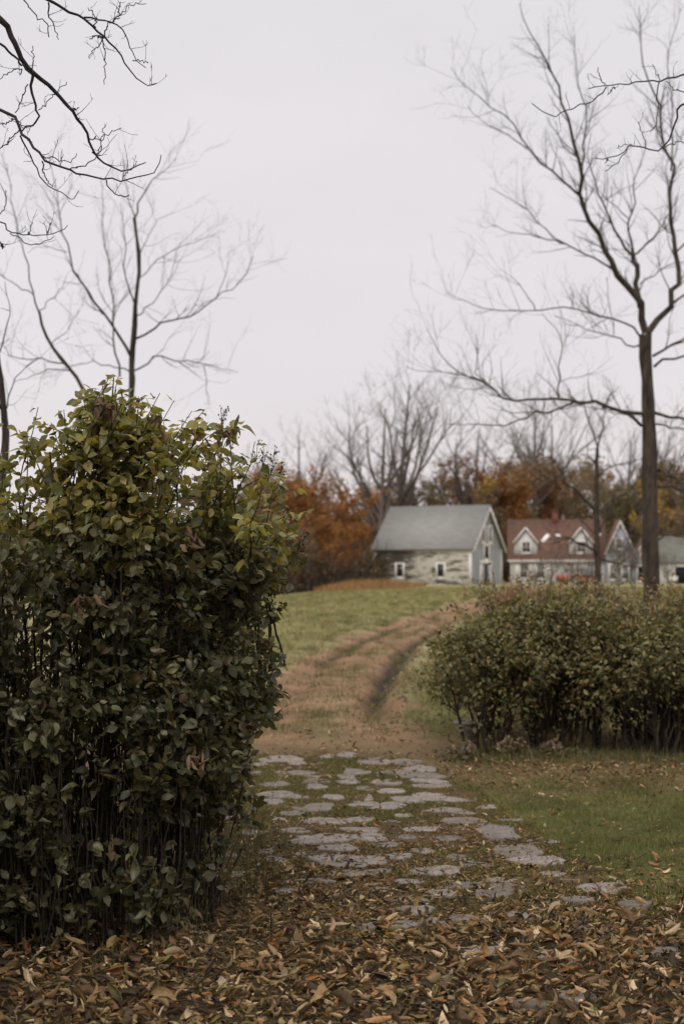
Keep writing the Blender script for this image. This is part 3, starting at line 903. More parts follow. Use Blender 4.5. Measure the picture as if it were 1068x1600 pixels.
p = ground_hit(720, 1188); flower_plant(p[0], p[1], .13, 201, 'tan dried flower heads at the foot of the bowl-side shrub', 3)
p = ground_hit(803, 1186); flower_plant(p[0], p[1], .17, 202, 'largest tan dried flower clump under the middle shrub', 5)
p = ground_hit(868, 1184); flower_plant(p[0], p[1], .13, 203, 'sparse tan dried flowers nearest the fanning shrub', 3)

M_BOWL = mat_plain('weathered_stone', (.17, .135, .115), (.30, .25, .22), 14, .9, .5, .01)
pb_ = ground_hit(733, 1172)
bz = float(gz(pb_[0], pb_[1]))
bowl = thing('stone_planter', (pb_[0], pb_[1], bz), 'small grey stone bowl planter tucked under a shrub', 'planter')
def lathe(prof, k=24):
    prof = np.array(prof); n = len(prof)
    th = np.arange(k) * 2 * PI / k
    V = np.stack([prof[:, 0][:, None] * np.cos(th), prof[:, 0][:, None] * np.sin(th), np.repeat(prof[:, 1][:, None], k, 1)], -1).reshape(-1, 3)
    q = [[i * k + j, i * k + (j + 1) % k, (i + 1) * k + (j + 1) % k, (i + 1) * k + j] for i in range(n - 1) for j in range(k)]
    return V, np.array(q)
V, q = lathe([(.001, -.02), (.075, -.02), (.078, .03), (.05, .05), (.045, .10), (.07, .13), (.125, .20), (.142, .255), (.130, .255), (.10, .22), (.001, .20)])
part('bowl', V, q, M_BOWL, bowl, None, True)
V, q = lathe([(.128, .2555), (.158, .2565), (.164, .268), (.158, .282), (.136, .284), (.128, .2555)])
part('rim', V, q, mat_plain('pale_stone_rim', (.30, .27, .25), (.44, .40, .38), 14, .85, .3), bowl, None, True)

# ------------------------------------------------------------------ bare trees traced from the photograph
def zt(pts, sc, ox, oy):
    return [(x / sc + ox, y / sc + oy) for x, y in pts]

def limb(px_pts, w0, w1, Y0, dY, n=14):
    """Pixel polyline -> world polyline and radii. dY: how far its tip leans away from (+) or towards (-) the camera."""
    pts = smooth_line(np.array(px_pts, float), n)
    t = np.linspace(0, 1, n)
    Yv = Y0 + dY * t
    P = np.array([at(a, b_, y_) for (a, b_), y_ in zip(pts, Yv)])
    w = w0 + (w1 - w0) * t ** .8
    return P, np.maximum(w * Yv / FPX / 2 * (.88 if Y0 > 12 else 1), .0009)

def bare_tree(name, label, base_px, Y0, trunk, limbs, seed, mat=M_BARK, twig=(90, 260, 500), tL=(.6, 1.8), group=None, scale=1.0, sides=7, cut=None):
    rng = np.random.default_rng(seed)
    b0 = at(base_px[0], base_px[1], Y0); bz_ = float(gz(b0[0], Y0))
    o3 = np.array([b0[0], Y0, bz_])
    root = thing(name, o3, label, 'tree', group)
    P, Rr = trunk
    pre = np.array([[o3[0], o3[1], bz_ - .2], [o3[0], o3[1], bz_ + .05], [o3[0], o3[1], bz_ + .45]])
    if P[0, 2] > bz_ + .7:
        TP = np.concatenate([pre, P]); TR = np.concatenate([[Rr[0] * 1.75, Rr[0] * 1.5, Rr[0] * 1.12], Rr])
    else:
        TP, TR = P, Rr
    V, q = tubes(TP[None] - o3, TR[None], 14)
    V += rng.normal(size=V.shape) * TR.max() * .06
    part('trunk', V, q, mat, root, None, True)
    allP, allR = [P], [Rr]
    for (LP, LR) in limbs:
        LP = LP.copy()
        LP[1:-1] += rng.normal(size=(len(LP) - 2, 3)) * (LR[1:-1, None] * .7 + .009 * scale)
        mb = MB()
        V, q = tubes(LP[None] - o3, LR[None], sides); mb.add(V, q)
        ln = np.linalg.norm(np.diff(LP, axis=0), axis=1).sum()
        n1 = max(2, int(ln * twig[0])); n2 = max(3, int(ln * twig[1])); n3 = int(ln * twig[2])
        P1, R1 = spawn(LP[None], LR[None], n1, rng, tL, (25, 65), (.12, 1), .16, .17, 6, min(LR.max() * .4, .013 * scale), .55, .0022 * scale)
        P2, R2 = spawn(P1, R1, n2, rng, (tL[0] * .45, tL[1] * .5), (25, 60), (.15, 1), .14, .20, 5, .008 * scale, .65, .0016 * scale)
        for a, b_ in ((P1, R1), (P2, R2)):
            V, q = tubes(a - o3, b_, 4 if a is P1 else 3); mb.add(V, q)
        if n3:
            P3, R3 = spawn(P2, R2, n3, rng, (tL[0] * .2, tL[1] * .28), (25, 60), (.15, 1), .14, .2, 3, .005 * scale, .7, .0013 * scale)
            V, q = tubes(P3 - o3, R3, 3); mb.add(V, q)
        mb.build('limb', mat, root, True)
    return root

# the big tree on the right
Z = lambda *p: zt(p, 2.287, 660, 0)
YR = 36
trunk = limb([(1017, 925), (1016, 860), (1015, 800), (1014, 700), (1013, 650), (1011, 590), (1008, 540), (1008, 522)], 32, 20, YR, 0, 12)
k_ = 1 / 2.287
LR_ = [
 limb(Z((795,1190),(770,1100),(740,1040),(700,980),(650,900),(610,820),(570,710),(560,620),(540,530),(520,430),(500,360),(480,290),(440,220),(400,140),(360,70),(345,10)), 32*k_, 2.2*k_, YR, -2.5, 24),
 limb(Z((572,712),(500,650),(430,590),(370,530),(320,450),(290,410),(230,370),(150,300),(100,240)), 11*k_, 2*k_, YR-1, -3, 14),
 limb(Z((372,530),(300,480),(220,440),(160,380)), 5*k_, 2*k_, YR-2, -2, 10),
 limb(Z((560,605),(578,500),(580,400),(560,320),(545,220),(535,130)), 9*k_, 2*k_, YR-1.2, 2, 12),
 limb(Z((690,965),(600,920),(500,870),(460,840),(400,780),(330,720),(240,670)), 9*k_, 2*k_, YR-.3, 2.5, 14),
 limb(Z((500,870),(430,850),(390,840),(310,825),(240,800)), 6*k_, 2*k_, YR+1, 1, 10),
 limb(Z((775,1100),(762,1030),(757,960),(750,905)), 24*k_, 20*k_, YR, .5, 8),
 limb(Z((748,912),(720,880),(690,830),(660,760),(630,700),(600,620),(588,555),(600,480)), 13*k_, 2.5*k_, YR+.5, 2, 14),
 limb(Z((752,905),(735,800),(755,720),(755,630),(790,560),(800,500)), 10*k_, 2*k_, YR+.5, -2, 12),
 limb(Z((733,780),(690,740),(640,695),(600,640)), 5*k_, 2*k_, YR+.2, 1, 8),
 limb(Z((762,908),(810,860),(850,810),(885,750),(905,700)), 9*k_, 3*k_, YR+.5, 1.5, 10),
 limb(Z((803,1190),(850,1120),(890,1050),(905,960),(900,880),(890,790),(885,700),(885,600),(865,500),(845,400),(830,350),(800,270),(780,200),(782,100),(770,20)), 28*k_, 2*k_, YR, 2, 24),
 limb(Z((886,610),(892,400),(875,250),(875,180),(900,100),(920,30)), 8*k_, 2*k_, YR+1.2, 1.5, 12),
 limb(Z((868,1110),(933,1060),(1000,1030),(1080,970),(1150,860)), 11*k_, 3*k_, YR+.1, -2, 10),
 limb(Z((775,1015),(820,985),(880,950),(940,935),(1020,900)), 6*k_, 2*k_, YR, -1.5, 10),
 limb(Z((905,900),(940,870),(980,800),(1000,700),(1010,560),(990,420)), 8*k_, 2*k_, YR+.3, -1, 10),
 limb(Z((822,1272),(870,1250),(933,1210),(1010,1150),(1090,1060)), 12*k_, 3*k_, YR, 1, 10),
 limb(Z((826,1310),(880,1275),(940,1265),(1040,1255),(1150,1190)), 12*k_, 3*k_, YR, -2, 10),
 limb(Z((780,1210),(735,1165),(670,1135),(600,1120),(540,1103),(470,1103),(400,1110),(300,1110),(220,1100),(150,1075),(80,1045)), 9*k_, 2*k_, YR, -3.5, 18),
 limb(Z((402,1110),(380,1070),(340,1010),(310,985)), 5*k_, 2*k_, YR-2, -.6, 8),
 limb(Z((780,1232),(740,1245),(720,1220),(680,1200),(600,1185),(540,1155),(470,1130)), 8*k_, 2*k_, YR, 2, 12),
 limb(Z((681,1200),(675,1130),(660,1050),(655,990)), 4*k_, 2*k_, YR+.6, .6, 8),
 limb(Z((800,1480),(740,1470),(700,1465),(620,1450),(540,1430),(490,1420),(440,1428),(340,1430),(280,1415),(230,1370),(120,1325),(60,1265),(15,1175)), 18*k_, 2*k_, YR, -5, 20),
 limb(Z((800,1520),(740,1490),(690,1470),(640,1456)), 15*k_, 10*k_, YR, -1.0, 8),
 limb(Z((487,1420),(487,1330),(497,1260),(490,1200),(460,1160),(425,1120)), 7*k_, 2.5*k_, YR-2, 0, 10),
 limb(Z((545,1435),(470,1465),(400,1480),(330,1510),(250,1525),(180,1515),(80,1515)), 11*k_, 2*k_, YR-1.6, -3.5, 14),
 limb(Z((232,1372),(195,1330),(200,1260),(190,1200)), 5*k_, 2*k_, YR-4, 0, 8),
 limb(Z((225,1365),(120,1335),(0,1325),(-60,1310)), 5*k_, 1.8*k_, YR-4, -1.5, 8),
 limb(Z((826,1475),(860,1480),(900,1495),(940,1490),(1010,1465),(1110,1400)), 15*k_, 4*k_, YR, -1.5, 12),
 limb(Z((832,1515),(900,1525),(950,1535),(1040,1570)), 8*k_, 3*k_, YR, 1.5, 10),
 limb([(1022, 735), (1040, 737), (1056, 749), (1070, 766), (1095, 800)], 7, 2.5, YR, -1, 10),
 limb([(1022, 760), (1042, 758), (1060, 764), (1085, 770)], 6, 2, YR, 1, 8),
 limb([(1022, 842), (1040, 837), (1060, 838), (1080, 846)], 4, 1.5, YR, 1, 8),
 limb([(1012, 770), (1004, 800), (990, 822), (978, 850), (972, 880)], 3.5, 1.2, YR, -1, 8),
]
bare_tree('bare_tree', 'large bare tree with a thick straight trunk and wide limbs at the right', (1016, 925), YR, trunk, LR_, 7, twig=(3.4, 11, 20), tL=(.4, 1.5), scale=1.35)

# the slim tree in front of the house
YS = 62
trunk = limb([(934, 905), (933, 860), (931, 800), (931, 760), (931, 740), (932, 700)], 13, 5, YS, 0, 10)
LS_ = [limb([(932, 705), (925, 678), (916, 650), (908, 625)], 4, 1, YS, 1.5, 8), limb([(932, 702), (940, 672), (945, 645), (952, 615)], 4, 1, YS, -1.5, 8),
 limb([(930, 800), (900, 768), (880, 746), (866, 726), (861, 705)], 6, 1.3, YS, -2, 10), limb([(931, 725), (915, 711), (905, 712), (893, 720)], 3, 1, YS, 1, 8),
 limb([(934, 800), (955, 783), (975, 770), (992, 756), (1002, 736), (1001, 715)], 5, 1.3, YS, 1.5, 10), limb([(933, 745), (955, 728), (985, 722), (1010, 712)], 3, 1, YS, -1, 8),
 limb([(932, 868), (915, 852), (895, 843), (875, 846), (855, 852)], 6, 1.5, YS, -2.5, 10), limb([(935, 872), (955, 878), (975, 885), (990, 880)], 5, 1.5, YS, 1.5, 8),
 limb([(936, 830), (950, 805), (958, 780), (972, 750)], 5, 1.2, YS, 2, 8), limb([(930, 835), (910, 815), (895, 805), (880, 785)], 4, 1, YS, 2, 8)]
bare_tree('bare_tree', 'slim bare tree standing in front of the red-roofed house', (934, 905), YS, trunk, LS_, 8, twig=(2.2, 4.5, 5), tL=(.6, 2.0), scale=2.4)

# the tree behind the near shrub
ZL = lambda *p: zt(p, 2.5, 0, 0)
YT = 31; k2 = 1 / 2.5
trunk = limb([(206, 760), (206, 700)] + ZL((514,1600),(514,1480),(515,1400),(525,1300),(530,1180),(545,1060),(535,940),(525,850)), 15, 4, YT, 0, 16)
LT_ = [
 limb(ZL((525,855),(550,790),(570,740),(600,700),(650,660),(690,620)), 9*k2, 2*k2, YT, -1.2, 10),
 limb(ZL((526,845),(505,780),(490,700),(480,620)), 6*k2, 2*k2, YT, 1, 8),
 limb(ZL((515,1400),(470,1320),(435,1270),(380,1190),(320,1100),(270,1000),(262,930),(235,860),(225,770),(215,700),(190,600)), 15*k2, 2*k2, YT, -2, 18),
 limb(ZL((468,1470),(460,1400),(445,1340),(440,1280),(455,1190),(435,1120),(430,1040),(415,980),(405,900),(400,780),(395,690)), 10*k2, 2*k2, YT, 2, 18),
 limb(ZL((452,1200),(500,1150),(535,1115)), 4*k2, 2*k2, YT+.8, 0, 6),
 limb(ZL((527,1190),(500,1120),(485,1040),(495,950),(480,880),(470,790)), 8*k2, 2*k2, YT, -1.5, 12),
 limb(ZL((532,1322),(600,1280),(660,1255),(730,1240),(790,1205),(850,1155),(910,1120),(960,1070),(990,1000)), 11*k2, 2*k2, YT, -2.5, 16),
 limb(ZL((848,1155),(880,1070),(895,980)), 4*k2, 1.6*k2, YT-1.6, 0, 8),
 limb(ZL((533,1235),(600,1180),(650,1110),(680,1030),(692,990)), 6*k2, 2*k2, YT, 2, 12),
 limb(ZL((545,1085),(600,1030),(650,990),(680,970),(760,950),(850,910)), 5*k2, 1.6*k2, YT, -1, 12),
 limb(ZL((520,1450),(580,1415),(620,1390),(700,1410),(770,1420),(850,1435),(930,1455)), 9*k2, 2*k2, YT, 2, 14),
 limb(ZL((770,1418),(800,1395),(818,1370)), 4*k2, 2*k2, YT+1.2, 0, 6),
 limb(ZL((795,1428),(808,1500),(815,1580)), 4*k2, 1.6*k2, YT+1.3, 0, 6),
 limb(ZL((512,1455),(465,1440),(400,1420),(350,1415),(300,1425),(250,1440)), 7*k2, 2*k2, YT, -1.5, 10),
 limb(ZL((538,1010),(590,900),(610,860),(680,830)), 5*k2, 1.6*k2, YT, 1, 8),
 limb(ZL((262,985),(220,975),(160,960),(110,990)), 4*k2, 1.6*k2, YT-1, 0, 8),
]
bare_tree('bare_tree', 'bare tree with an upright forked trunk rising behind the leafy shrub', (206, 760), YT, trunk, LT_, 9, twig=(3.4, 10, 16), tL=(.4, 1.3), scale=1.15)
# leaning tree left of it
YU = 26
trunk = limb([(170, 720), (150, 650)] + ZL((325,1520),(290,1460),(240,1400),(195,1340),(165,1270),(155,1220)), 9.5, 4, YU, 0, 14)
LU_ = [limb(ZL((155,1225),(130,1140),(115,1050),(90,960),(60,860),(40,740),(30,640)), 8*k2, 2*k2, YU, -1.5, 14),
 limb(ZL((132,1150),(100,1130),(50,1105),(0,1070),(-60,1040)), 6*k2, 2*k2, YU, 1, 10), limb(ZL((155,1240),(180,1190),(220,1150),(260,1080)), 5*k2, 2*k2, YU, -1, 10),
 limb(ZL((250,1420),(180,1410),(100,1400),(50,1390),(0,1340),(-50,1310)), 7*k2, 2*k2, YU, 1.5, 12), limb(ZL((280,1450),(200,1440),(120,1470),(50,1500)), 6*k2, 2*k2, YU, -1, 10),
 limb(ZL((200,1345),(260,1290),(310,1210)), 4*k2, 2*k2, YU, 1.2, 8)]
bare_tree('bare_tree', 'slender pale tree leaning left behind the leafy shrub', (172, 740), YU, trunk, LU_, 10, twig=(3, 6, 8), tL=(.4, 1.2), scale=1.4, mat=M_TWIG)
YV_ = 15
trunk = limb([(2, 760), (10, 700), (8, 660), (4, 620), (-4, 560), (-16, 460), (-20, 380)], 15, 7, YV_, 0, 10)
bare_tree('bare_tree', 'dark bare trunk at the left edge, half hidden by the leafy shrub', (2, 760), YV_, trunk,
          [limb([(6, 650), (16, 610), (30, 585), (60, 560)], 3, 1, YV_, .5, 8), limb([(-4, 560), (10, 520), (16, 480), (8, 440)], 3, 1, YV_, .5, 8), limb([(5, 640), (-30, 600), (-60, 520)], 7, 3, YV_, -.5, 8)], 11, twig=(4, 6, 0), tL=(.2, .6), scale=.8)

# near boughs: a tree just outside the picture on the left
YN = 6.7
def bough_tree(label, base, Yb, tw, mains, seed, h):
    rng = np.random.default_rng(seed)
    o3 = np.array([base, Yb, 0.0])
    root = thing('bare_tree', o3, label, 'tree')
    T = smooth_line(np.array([(0, 0, -.2), (.02, 0, .3), (.04, .03, 1.5), (-.02, .05, h * .6), (.05, 0, h)]), 14)
    TR = np.linspace(tw, tw * .45, 14); TR[:2] *= (1.5, 1.25)
    V, q = tubes(T[None], TR[None], 12)
    part('trunk', V, q, M_BARK, root, None, True)
    for main in mains:
        mb = MB()
        segs = []
        for k, (P, Rr) in enumerate(main):
            P = P.copy()
            if k == 0:                     # carry the bough back to the trunk
                hz_ = min(max(P[0, 2] - .5, 1.5), h - .1) if P[0, 2] < 4.3 else P[0, 2] + .55
                st = np.array([base + .02, Yb, hz_])
                ext = smooth_line(np.array([st, (st * .5 + P[0] * .5) + [0, 0, .12 if P[0, 2] < 4.3 else .42], P[0]]), 8)[:-1]
                r_ = np.linspace(max(Rr[0] * 1.9, .02), Rr[0], 8)[:-1]
                PP, RR = np.concatenate([ext, P]), np.concatenate([r_, Rr])
            else:
                PP, RR = P, Rr
            PP[1:-1] += rng.normal(size=(len(PP) - 2, 3)) * .0045
            V, q = tubes(PP[None] - o3, RR[None], 7); mb.add(V, q)
            ln = np.linalg.norm(np.diff(P, axis=0), axis=1).sum()
            n1 = max(2, int(ln * 9))
            P1, R1 = spawn(P[None], Rr[None], n1, rng, (.03, .13), (35, 75), (.15, 1), .35, .22, 4, .0022, .6, .0013)
            V, q = tubes(P1 - o3, R1, 4); mb.add(V, q)
            P2, R2 = spawn(P1, R1, n1, rng, (.015, .05), (30, 60), (.3, 1), .3, .25, 3, .0016, .8, .0012)
            V, q = tubes(P2 - o3, R2, 4); mb.add(V, q)
        mb.build('limb', M_BARK_NEAR, root, True)
L = lambda pts, w0, w1, dY=.2, n=14: limb(ZL(*pts), w0 * k2, w1 * k2, YN, dY, n)
mains = [
 [L([(0,85),(30,110),(55,170),(85,230),(130,285),(190,330),(235,385),(290,445),(330,500),(350,540),(360,590),(390,625),(440,655),(490,668),(520,655),(570,635)], 26, 4, .3, 26),
  L([(130,290),(120,340),(135,400),(150,450),(145,480),(110,495),(85,515)], 13, 6, .1, 12), L([(150,430),(200,380),(230,350),(260,320)], 4, 3),
  L([(0,170),(40,205),(80,250),(125,290)], 10, 8, .05), L([(130,285),(130,230),(128,180)], 5, 3), L([(110,330),(85,390),(60,440)], 5, 4), L([(80,290),(85,270),(40,280),(0,310)], 5, 3),
  L([(345,535),(390,545),(405,520),(410,490)], 5, 3), L([(360,595),(385,600),(400,550),(430,520),(475,500)], 5, 3), L([(265,420),(290,425),(310,420)], 5, 3)],
 [L([(0,425),(40,445),(65,470),(75,505),(110,550),(160,600),(180,635),(260,660),(330,685),(420,705),(480,705),(550,690),(605,665),(630,605)], 14, 3.5, -.3, 24),
  L([(270,662),(330,650),(380,615),(395,570)], 5, 4), L([(80,530),(115,610),(150,670),(175,710),(215,740),(280,775),(300,765),(308,745)], 7, 3, .3, 14),
  L([(165,630),(175,690),(205,730)], 6, 3), L([(415,705),(430,735),(470,768),(505,762)], 5, 4), L([(170,610),(240,625),(275,630),(300,600)], 5, 3),
  L([(75,510),(40,545),(0,580)], 5, 4), L([(60,465),(20,482),(0,480)], 5, 4), L([(480,695),(520,655),(535,630)], 4, 3), L([(65,470),(95,500),(130,490)], 4, 3)],
 [L([(180,0),(240,35),(330,75),(375,115),(410,150),(450,185),(480,225),(510,280),(550,320),(585,340),(612,325)], 13, 3.5, .2, 18),
  L([(330,68),(400,80),(450,95),(485,120),(500,170),(520,210),(545,245),(570,265)], 8, 3, -.2, 14), L([(400,150),(405,190),(410,260),(408,330)], 5, 3), L([(398,160),(360,200),(350,228)], 4, 3),
  L([(430,90),(465,60),(510,25),(570,15)], 5, 3), L([(375,108),(370,60),(345,30)], 5, 3), L([(400,148),(425,95),(470,70)], 7, 3), L([(402,145),(370,142),(350,152)], 6, 4), L([(465,60),(468,10)], 4, 3),
  L([(520,235),(550,238),(578,242)], 4, 3), L([(190,10),(195,70),(210,100),(230,155)], 7, 3)],
 [L([(105,0),(130,50),(175,85),(190,110),(192,145)], 5, 4)],
 [L([(0,860),(40,905),(110,920),(190,915),(240,905),(265,880)], 6, 3, .1), L([(40,912),(100,950),(150,953),(210,925)], 4, 3), L([(0,838),(28,800),(20,745)], 4, 3), L([(185,912),(200,870)], 4, 3), L([(110,918),(128,870)], 4, 3), L([(0,945),(15,965)], 6, 4)],
]
bough_tree('near tree on the left whose dark bare boughs reach into the top corner', -3.0, YN + .4, .17, mains, 13, 5.9)
YN = 9.0
LQ = lambda pts, w0, w1, dY=.2, n=14: limb(Z(*pts), w0 * k_, w1 * k_, YN, dY, n)
mains = [
 [LQ([(1010,245),(933,265),(850,288),(800,292),(720,300),(655,308),(590,318)], 8, 3, -.3, 16), LQ([(655,310),(610,355),(560,378),(510,395),(465,415),(430,400),(390,370)], 5, 3.2, .1, 14),
  LQ([(650,305),(635,280),(625,240)], 3.5, 2.5), LQ([(685,310),(660,340)], 3.5, 2.5), LQ([(845,287),(820,230)], 3.5, 2.5), LQ([(845,290),(835,340),(840,400),(830,450),(810,470)], 4.5, 2.5), LQ([(933,330),(900,320),(870,290)], 4, 3)],
 [LQ([(1000,345),(950,365),(915,380),(905,430),(880,490),(855,530),(810,533),(760,525),(740,517),(720,540),(660,565),(615,565)], 9, 3, .3, 20), LQ([(740,520),(710,560),(680,595),(650,612)], 4, 2.6), LQ([(760,523),(730,515),(690,530)], 3, 2.4),
  LQ([(860,525),(900,510),(960,505)], 4, 3), LQ([(800,532),(785,480),(770,435)], 3.4, 2.4), LQ([(660,565),(655,580)], 3, 2.4)],
]
bough_tree('near tree on the right whose thin twigs cross in front of the large bare tree', 3.6, YN + .4, .12, mains, 14, 5.9)

# ------------------------------------------------------------------ buildings
M_WHITE = mat_plain('old_white_paint', (.68, .655, .635), (.80, .78, .76), 2.5, .75, .2, .01)
M_SHADEPAINT = mat_plain('interior_shade_paint', (.006, .006, .007), (.014, .014, .015), 3, .9, 0)  # near-black colour standing in for shade inside openings; also on the handles
def glass_mat(name, c):
    m, nt, b, o = new_mat(name)
    b.inputs['Base Color'].default_value = (*c, 1); b.inputs['Roughness'].default_value = .12; b.inputs['Specular IOR Level'].default_value = .5
    f = noise(nt, 3, 2, .5); bump(nt, b, f, .05, .02)
    return m
M_PANE = glass_mat('dark_pane', (.02, .02, .022))  # opaque near-black panes laid over solid wall
M_PANE2 = glass_mat('house_pane', (.055, .052, .05))
M_BLUE = mat_plain('blue_grey_boards', (.39, .425, .475), (.50, .54, .595), 1.6, .85, .25, .01, mscale=(1, 1, .3))
M_DOORGREY = mat_plain('grey_door_boards', (.27, .28, .295), (.37, .38, .395), 3, .85, .2, .01)
M_ROOFGREY = mat_plain('grey_shingles', (.200, .198, .190), (.255, .253, .245), 1.2, .9, .3, .01, mscale=(1, 1, 4))
M_ROOFRED = mat_plain('red_shingles', (.108, .058, .043), (.175, .094, .071), 1.6, .9, .3, .01, mscale=(1, 1, 3))
M_HOUSEWALL = mat_plain('pale_house_paint', (.56, .56, .555), (.70, .695, .685), 1.5, .85, .2, .01)
M_HOUSEBLUE = mat_plain('pale_blue_boards', (.30, .33, .36), (.42, .45, .48), 1.5, .85, .2, .01)
# white paint flaking off grey boards
m, nt_, b, o_ = new_mat('flaking_boards')
fa = noise(nt_, 1.0, 8, .72, mscale=(.9, .9, 7.0)); fb = noise(nt_, .6, 4, .55, mscale=(.6, .6, 3.2))
ad = nt_.nodes.new('ShaderNodeMath'); ad.operation = 'ADD'; nt_.links.new(fa, ad.inputs[0]); nt_.links.new(fb, ad.inputs[1])
tcx = nt_.nodes.new('ShaderNodeTexCoord'); spx = nt_.nodes.new('ShaderNodeSeparateXYZ'); nt_.links.new(tcx.outputs['Object'], spx.inputs[0])
# the far upper corner has lost most of its paint
mr1 = nt_.nodes.new('ShaderNodeMapRange'); mr1.inputs[1].default_value = -4.5; mr1.inputs[2].default_value = -9.6; mr1.inputs[3].default_value = 0; mr1.inputs[4].default_value = 1; nt_.links.new(spx.outputs['X'], mr1.inputs[0])
mr2 = nt_.nodes.new('ShaderNodeMapRange'); mr2.inputs[1].default_value = .8; mr2.inputs[2].default_value = 3.2; mr2.inputs[3].default_value = .25; mr2.inputs[4].default_value = 1; nt_.links.new(spx.outputs['Z'], mr2.inputs[0])
ml = nt_.nodes.new('ShaderNodeMath'); ml.operation = 'MULTIPLY'; nt_.links.new(mr1.outputs[0], ml.inputs[0]); nt_.links.new(mr2.outputs[0], ml.inputs[1])
sb = nt_.nodes.new('ShaderNodeMath'); sb.operation = 'MULTIPLY_ADD'; nt_.links.new(ml.outputs[0], sb.inputs[0]); sb.inputs[1].default_value = -.26; nt_.links.new(ad.outputs[0], sb.inputs[2])
nt_.links.new(ramp(nt_, sb.outputs[0], [(.86, (.085, .076, .066)), (.94, (.25, .23, .205)), (.985, (.56, .535, .495)), (1.0, (.74, .705, .655))]), b.inputs['Base Color'])
b.inputs['Roughness'].default_value = .85
M_FLAKE = m

def boards(mb, x0, x1, z0, z1, y, ny, step=.16, lap=.018, clip=None):
    """Lapped boards on a wall in the local plane y, facing ny (+1/-1). clip(z) narrows the row to (x0, x1)."""
    z = z0
    while z < z1 - 1e-6:
        zz = min(z + step, z1)
        a0, a1 = (x0, x1) if clip is None else clip(z)
        b0, b1 = (x0, x1) if clip is None else clip(zz)
        V = [(a0, y + ny * lap, z), (a1, y + ny * lap, z), (b1, y + ny * .004, zz), (b0, y + ny * .004, zz), (a0, y, z), (a1, y, z)]
        F4 = [[0, 1, 2, 3], [4, 5, 1, 0]] if ny < 0 else [[1, 0, 3, 2], [5, 4, 0, 1]]
        mb.add(np.array(V), np.array(F4))
        z = zz

def face_frame(px, py, pz, ax):
    """Local frame on a wall: x along the wall, y outwards (negative = outside), z up."""
    return None

def window(parent, x, z, w, h, axis_, plane, out_, frame=.12, pane=M_PANE, half=None, mat=M_WHITE, sill=True):
    """A framed opening on a wall. axis_ 'x': wall runs along local x at y=plane; 'y': along local y at x=plane. out_ = outward sign."""
    def B(mb, a0, a1, z0, z1, d0, d1):
        lo, hi = sorted((plane + out_ * d0, plane + out_ * d1))
        if axis_ == 'x': mb.box((a0, lo, z0), (a1, hi, z1))
        else: mb.box((lo, a0, z0), (hi, a1, z1))
    f = MB()
    B(f, x - w / 2 - frame, x - w / 2, z - frame, z + h + frame, -.02, .07)
    B(f, x + w / 2, x + w / 2 + frame, z - frame, z + h + frame, -.02, .07)
    B(f, x - w / 2 + .001, x + w / 2 - .001, z + h, z + h + frame, -.02, .068)
    B(f, x - w / 2 + .001, x + w / 2 - .001, z - frame, z, -.02, .068)
    if sill:
        B(f, x - w / 2 - frame - .03, x + w / 2 + frame + .03, z - frame - .05, z - frame + .002, -.02, .11)
    fo_ = f.build('window', mat, parent)
    g = MB(); B(g, x - w / 2 + .002, x + w / 2 - .002, z + .002, z + h - .002, -.02, .030)
    g.build('pane', pane, fo_)
    s = MB()
    B(s, x - .02, x + .02, z, z + h, .032, .05)
    B(s, x - w / 2, x - .022, z + h / 2 - .02, z + h / 2 + .02, .032, .048)
    B(s, x + .022, x + w / 2, z + h / 2 - .02, z + h / 2 + .02, .032, .048)
    if half is None:
        s.build('sash', mat, fo_)
    return fo_

